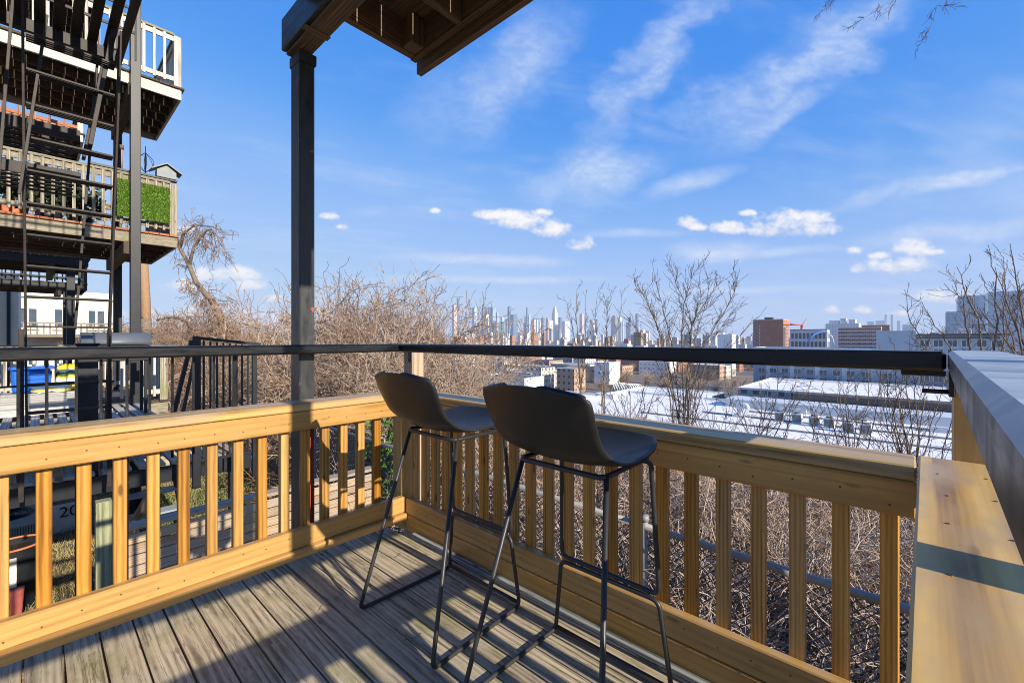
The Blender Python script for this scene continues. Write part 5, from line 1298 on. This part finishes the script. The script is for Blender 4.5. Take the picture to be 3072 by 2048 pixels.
for y_ in (83, 92, 99): block('pipe_run', (-40 + y_ - 83, y_, -13.99), (12, y_ + .22, -13.7), 'roofG', W2, .02)
# apartments
AP = building('apartment_block', 'blue grey apartment block beyond the white roofs', -48, -8, 205, 225, -3.0, 'apt', 'roofG', 'ltpanel')
windows(AP, 'y', 205, -47, -9, 9, -20, -4, 5, 2.3, 1.9)
for i in range(5): block('white_panel', (-43.2 + i * 8.4, 204.9, -20), (-41.6 + i * 8.4, 205.05, -3.2), 'ltpanel', AP, .01)
AP2 = building('apartment_block', 'teal grey apartment wing rising above the hand rail', -8, 2.4, 203, 225, 3.9, 'apt', 'roofG')
windows(AP2, 'y', 203, -7, 2, 2, -20, -4, 5, 2.0, 1.9)
AP3 = building('apartment_block', 'flat roofed grey wing with dark eave at the right', 2.5, 24, 206, 226, 2.2, 'apt', 'roofG', 'roofD')
windows(AP3, 'y', 206, 3, 23, 6, -20, 1, 7, 2.2, 2.0)
block('roof_hut', (-1.0, 206, 3.9), (2.2, 212, 6.3), 'white', AP2, .05); block('roof_hut', (13, 208, 2.2), (16, 214, 4.4), 'white', AP3, .05)
block('eave', (2.45, 205.2, 1.2), (22, 206, 1.9), 'roofD', AP3, .03)
def pbuild(name, lab, px0, px1, yt, d, k, wall, roof, par=None, **kw):
    return building(name, lab, *px_box(px0, px1, yt, d, k), wall, roof, par, **kw), px_box(px0, px1, yt, d, k)
MT['redbrick'] = plain('red_brick_wall', (.42, .19, .12), .85, 0, .2, .12, .2)
MT['tanwall'] = plain('tan_brick_wall', (.50, .36, .26), .85, 0, .2, .12, .2)
b1, f = pbuild('brick_tower', 'red brick tower with a dark slab as recess shade right of the wide bare tree', 2258, 2368, 962, 430, 1.0, 'redbrick', 'roofG', 'tanwall', ph=1.0)
windows(b1, 'y', f[2], f[0] + 1, f[0] + 7, 1, -6, 15, 6, 3.0, 1.8); windows(b1, 'x', f[1], f[2] + 12, f[3] - 1, 2, -6, 15, 6, 2.6, 1.8)
block('recess_shade_slab', (f[1] - .1, f[2] + 1, -10), (f[1] + .25, f[2] + 9, 12), 'roofD', b1, .05); block('roof_hut', (f[0] + 9, f[2] + 4, f[4] + .01), (f[0] + 16, f[2] + 10, f[4] + 3), 'roofD', b1, .05)  # flat dark slab on the wall paints in the recess's shade
b4, f = pbuild('brick_block', 'grey and brick building with tall window bays behind the crane', 2376, 2482, 990, 360, 1.6, 'ltpanel', 'roofD', 'roofD')
windows(b4, 'y', f[2], f[0] + .5, f[1] - .5, 9, -7, 7, 2, 1.5, 4.4, frame='redbrick'); windows(b4, 'x', f[1], f[2] + 1, f[3] - 1, 3, -7, 7, 2, 1.8, 4.4)
b2, f = pbuild('stepped_building', 'pale grey stepped building with roof boxes', 2478, 2580, 972, 620, 1.2, 'whiteA', 'roofG', 'white')
for q0, q1, hh in ((.1, .4, 5), (.45, .62, 8), (.7, .9, 6)): block('roof_box', (f[0] + (f[1] - f[0]) * q0, f[2] + 3, f[4] + .01), (f[0] + (f[1] - f[0]) * q1, f[2] + 18, f[4] + hh), 'white', b2, .1)
b3, f = pbuild('brick_block', 'brick and white grid building with balcony rows', 2520, 2640, 984, 400, 1.4, 'redbrick', 'roofG', 'white')
windows(b3, 'y', f[2], f[0] + 1, f[1] - 1, 7, -8, 9, 5, 2.4, 2.0); windows(b3, 'x', f[1], f[2] + 1, f[3] - 1, 4, -8, 9, 5, 2.6, 2.0)
for j in range(6): block('floor_band', (f[0] - .3, f[2] - .35, -9 + j * 3.4), (f[1] + .3, f[2] - .21, -8.3 + j * 3.4), 'white', b3, .02)
b5, f = pbuild('brick_block', 'low red brick penthouse behind the grid building', 2590, 2665, 977, 520, 1.5, 'redbrick', 'roofG', 'roofD')
windows(b5, 'y', f[2], f[0] + 1, f[1] - 1, 5, 4, 14, 2, 2.2, 1.6)
wb, f = pbuild('white_block', 'blank white block behind the wide bare tree', 2152, 2208, 1003, 330, 1.0, 'white', 'roofW'); block('roof_hut', (f[0] + 1, f[2] + 1, f[4] + .01), (f[0] + 4, f[2] + 4, f[4] + 1.5), 'white', wb, .05)
for a, b_, y_, d_, w_, lab in [(2874, 2950, 888, 900, 'glassB', 'blue glass apartment tower behind the right hand trees'), (2964, 3060, 876, 1100, 'glassB', 'pale glass tower cut by the right picture edge'), (2838, 2880, 935, 870, 'glassB', 'lower glass tower with balconies left of the blue one')]:
    x0, x1, y0, y1, z = px_box(a, b_, y_, d_, 1.1)
    t = thing('glass_tower', ((x0 + x1) / 2, (y0 + y1) / 2, CITYZ), lab, 'tower'); city_box('shaft', x0, x1, y0, y1, z, w_, 'roofG', t)
    zz = -20
    while zz < z - 1:
        block('floor_slab', (x0 - .8, y0 - .8, zz), (x1 + .8, y1 + .8, zz + .5), 'ltpanel', t, .02); zz += 4.2
tb_, f = pbuild('tan_building', 'tan brick works with dark window strips left of the white wall', 1655, 1800, 1093, 300, 2.2, 'tanwall', 'roofG', 'roofW')
windows(tb_, 'y', f[2], f[0] + 1, f[1] - 1, 7, -23, -17.5, 1, 2.8, 1.3, frame='tanwall'); windows(tb_, 'x', f[1], f[2] + 1, f[3] - 1, 3, -23, -17.5, 1, 2.4, 1.3, frame='tanwall')
ww, f = pbuild('white_building', 'blank white building beside the tan works', 1782, 1862, 1088, 275, .8, 'white', 'roofW', 'white'); windows(ww, 'y', f[2], f[0] + 2, f[1] - 2, 2, -24, -16, 1, 1.2, 1.6)
gw, f = pbuild('grey_building', 'grey white building with two rows of small windows', 1530, 1656, 1098, 320, 2.4, 'white', 'roofW', 'roofW')
windows(gw, 'y', f[2], f[0] + 1, f[1] - 1, 11, -26, -19.5, 2, .9, 1.3); windows(gw, 'x', f[1], f[2] + 1, f[3] - 1, 3, -26, -19.5, 2, .9, 1.3)
bb, f = pbuild('brick_block', 'brick flats with white balconies under the hand rail', 1470, 1625, 1060, 430, 2.6, 'redbrick', 'roofG', 'roofW')
windows(bb, 'y', f[2], f[0] + 1, f[1] - 1, 9, -25, -14, 3, 2.0, 1.7, frame='white')
for i in range(4):
    for j in range(3): block('balcony', (f[0] + 6 + i * 11, f[2] - 1.6, -25.2 + j * 3.7), (f[0] + 10 + i * 11, f[2] - .22, -24.2 + j * 3.7), 'white', bb, .03)
dr, f = pbuild('flat_roof_building', 'dark flat roof with white edge wall below the shrubs', 1440, 1630, 1132, 185, 2.0, 'white', 'roofD', 'white', ph=1.0); block('roof_hatch', (f[0] + 5, f[2] + 4, f[4] + .01), (f[0] + 7, f[2] + 6, f[4] + 1), 'roofG', dr, .05)
vn = thing('white_trailer', at(1820, 1200, 110), 'white box trailer parked below the trees', 'trailer')
q = at(1820, 1212, 110); V, F = chamfer_box(5.2, 2.3, 2.3, .06); mobj('box', [(v[0] + q.x, v[1] + q.y, v[2] + q.z + 1.6) for v in V], F, 'white', vn)
for s_ in (-1.8, 1.8): cyl('wheel', (q.x + s_, q.y - 1.2, q.z + .2), (q.x + s_, q.y - .9, q.z + .2), .45, 'roofD', vn, 14)
block('tow_bar', (q.x - 4, q.y - .1, q.z + .45), (q.x - 2.61, q.y + .1, q.z + .6), 'iron', vn, .02)
# quonset hut
qh = thing('quonset_hut', at(1882, 1176, 190), 'small round roofed hut with white ribs between the trees', 'hut')
q = at(1882, 1176, 190); V, F = [], []; rad = 3.1
for i in range(17):
    a = math.pi * i / 16
    for u in (-5.5, 5.5): V.append((q.x + u, q.y + rad * math.cos(a), q.z + 1.2 * rad * math.sin(a)))
for i in range(16): F.append([2 * i, 2 * i + 1, 2 * i + 3, 2 * i + 2])
F += [[2 * i for i in range(17)], [2 * i + 1 for i in range(16, -1, -1)]]
mobj('shell', V, F, 'roofG', qh, True)
for k in range(15):
    u = -5.5 + k * 11 / 14
    tube('rib', [(q.x + u, q.y + (rad + .08) * math.cos(math.pi * i / 12), q.z + 1.2 * (rad + .06) * math.sin(math.pi * i / 12)) for i in range(13)], .17, 'white', qh, 5)
# crane and pump boom
ck = thing('tower_crane', at(2405, 1040, 380), 'small red tower crane before the grey and brick building', 'crane')
a, b_ = at(2405, 1045, 380), at(2405, 975, 380)
tube('mast', [a, b_], [.9, .9], 'redsteel', ck, 4); tube('jib', [at(2345, 975, 380), at(2405, 975, 380), at(2420, 957, 380)], [.35, .45, .3], 'redsteel', ck, 4); tube('counter_jib', [at(2405, 975, 380), at(2370, 972, 380)], .45, 'redsteel', ck, 4)
block('cab', b_ + Vector((-.8, -.8, -2)), b_ + Vector((.9, .9, .2)), 'redsteel', ck, .05)
bm = thing('concrete_pump', at(2422, 1030, 340), 'blue arched pump boom beside the red crane', 'pump')
tube('boom', [at(2420, 1030, 340), at(2440, 1005, 340), at(2468, 992, 340), at(2480, 994, 340)], [.7, .6, .5, .45], 'bluesteel', bm, 6); tube('hose', [at(2480, 994, 340), at(2497, 1010, 340), at(2502, 1032, 340)], .3, 'white', bm, 6)
# pale house far left behind the ladder
ph_ = thing('pale_house', at(200, 1016, 34) + Vector((0, 0, -4)), 'cream house with cornice and deck behind the fire escape ladder', 'house')
c = at(180, HYP, 34); hx0, hx1, hy0, hy1 = c.x - 7, c.x + 1.0, c.y - 3.0, c.y + 3.3
city_box('walls', hx0, hx1, hy0, hy1, 4.6, 'cream', 'roofG', ph_, z0=-3)
block('cornice', (hx1 + .002, hy0 - .1, 4.2), (hx1 + .25, hy1 + .2, 4.75), 'white', ph_, .03)
windows(ph_, 'x', hx1, hy0 + .4, hy1 - .4, 3, -1.5, 4.0, 2, .9, 1.4, frame='white')
block('deck_floor', (hx1 + .01, hy0 + 1, 1.2), (hx1 + 2.0, hy1, 1.4), 'grey_wood', ph_); block('deck_rail', (hx1 + 1.9, hy0 + 1, 2.2), (hx1 + 2.0, hy1, 2.3), 'grey_wood', ph_)
for i in range(16): block('deck_baluster', (hx1 + 1.92, hy0 + 1.1 + i * .32, 1.41), (hx1 + 1.97, hy0 + 1.2 + i * .32, 2.199), 'grey_wood', ph_)
# second house edge at the far left
ph2 = thing('white_house', (-25.5, -2.2, -2.6), 'white house end with meter pipes at the far left edge', 'house')
city_box('walls', -30, -25.5, -6, -.45, 3.6, 'cream', 'roofG', ph2, z0=-3)
for i in range(3): cyl('pipe', (-25.42, -.7 - i * .5, -2.6), (-25.42, -.7 - i * .5, 3.2), .05, 'iron', ph2, 6)

# ------------------------------------------------------------------ air
def haze():
    b = MB().box((-7000, -1500, -28.5), (3500, 7000, 520))
    m = bpy.data.materials.new('haze_air'); m.use_nodes = True; t = m.node_tree; t.nodes.clear()
    o = t.nodes.new('ShaderNodeOutputMaterial'); v = t.nodes.new('ShaderNodeVolumePrincipled')
    v.inputs['Color'].default_value = (.80, .88, 1, 1); v.inputs['Density'].default_value = .00010; v.inputs['Anisotropy'].default_value = 0
    t.links.new(v.outputs[0], o.inputs['Volume']); MT['haze'] = m
    b.obj('haze', 'haze', None, kind='stuff', label='thin pale haze over the city')
HAZE = True
if HAZE: haze()
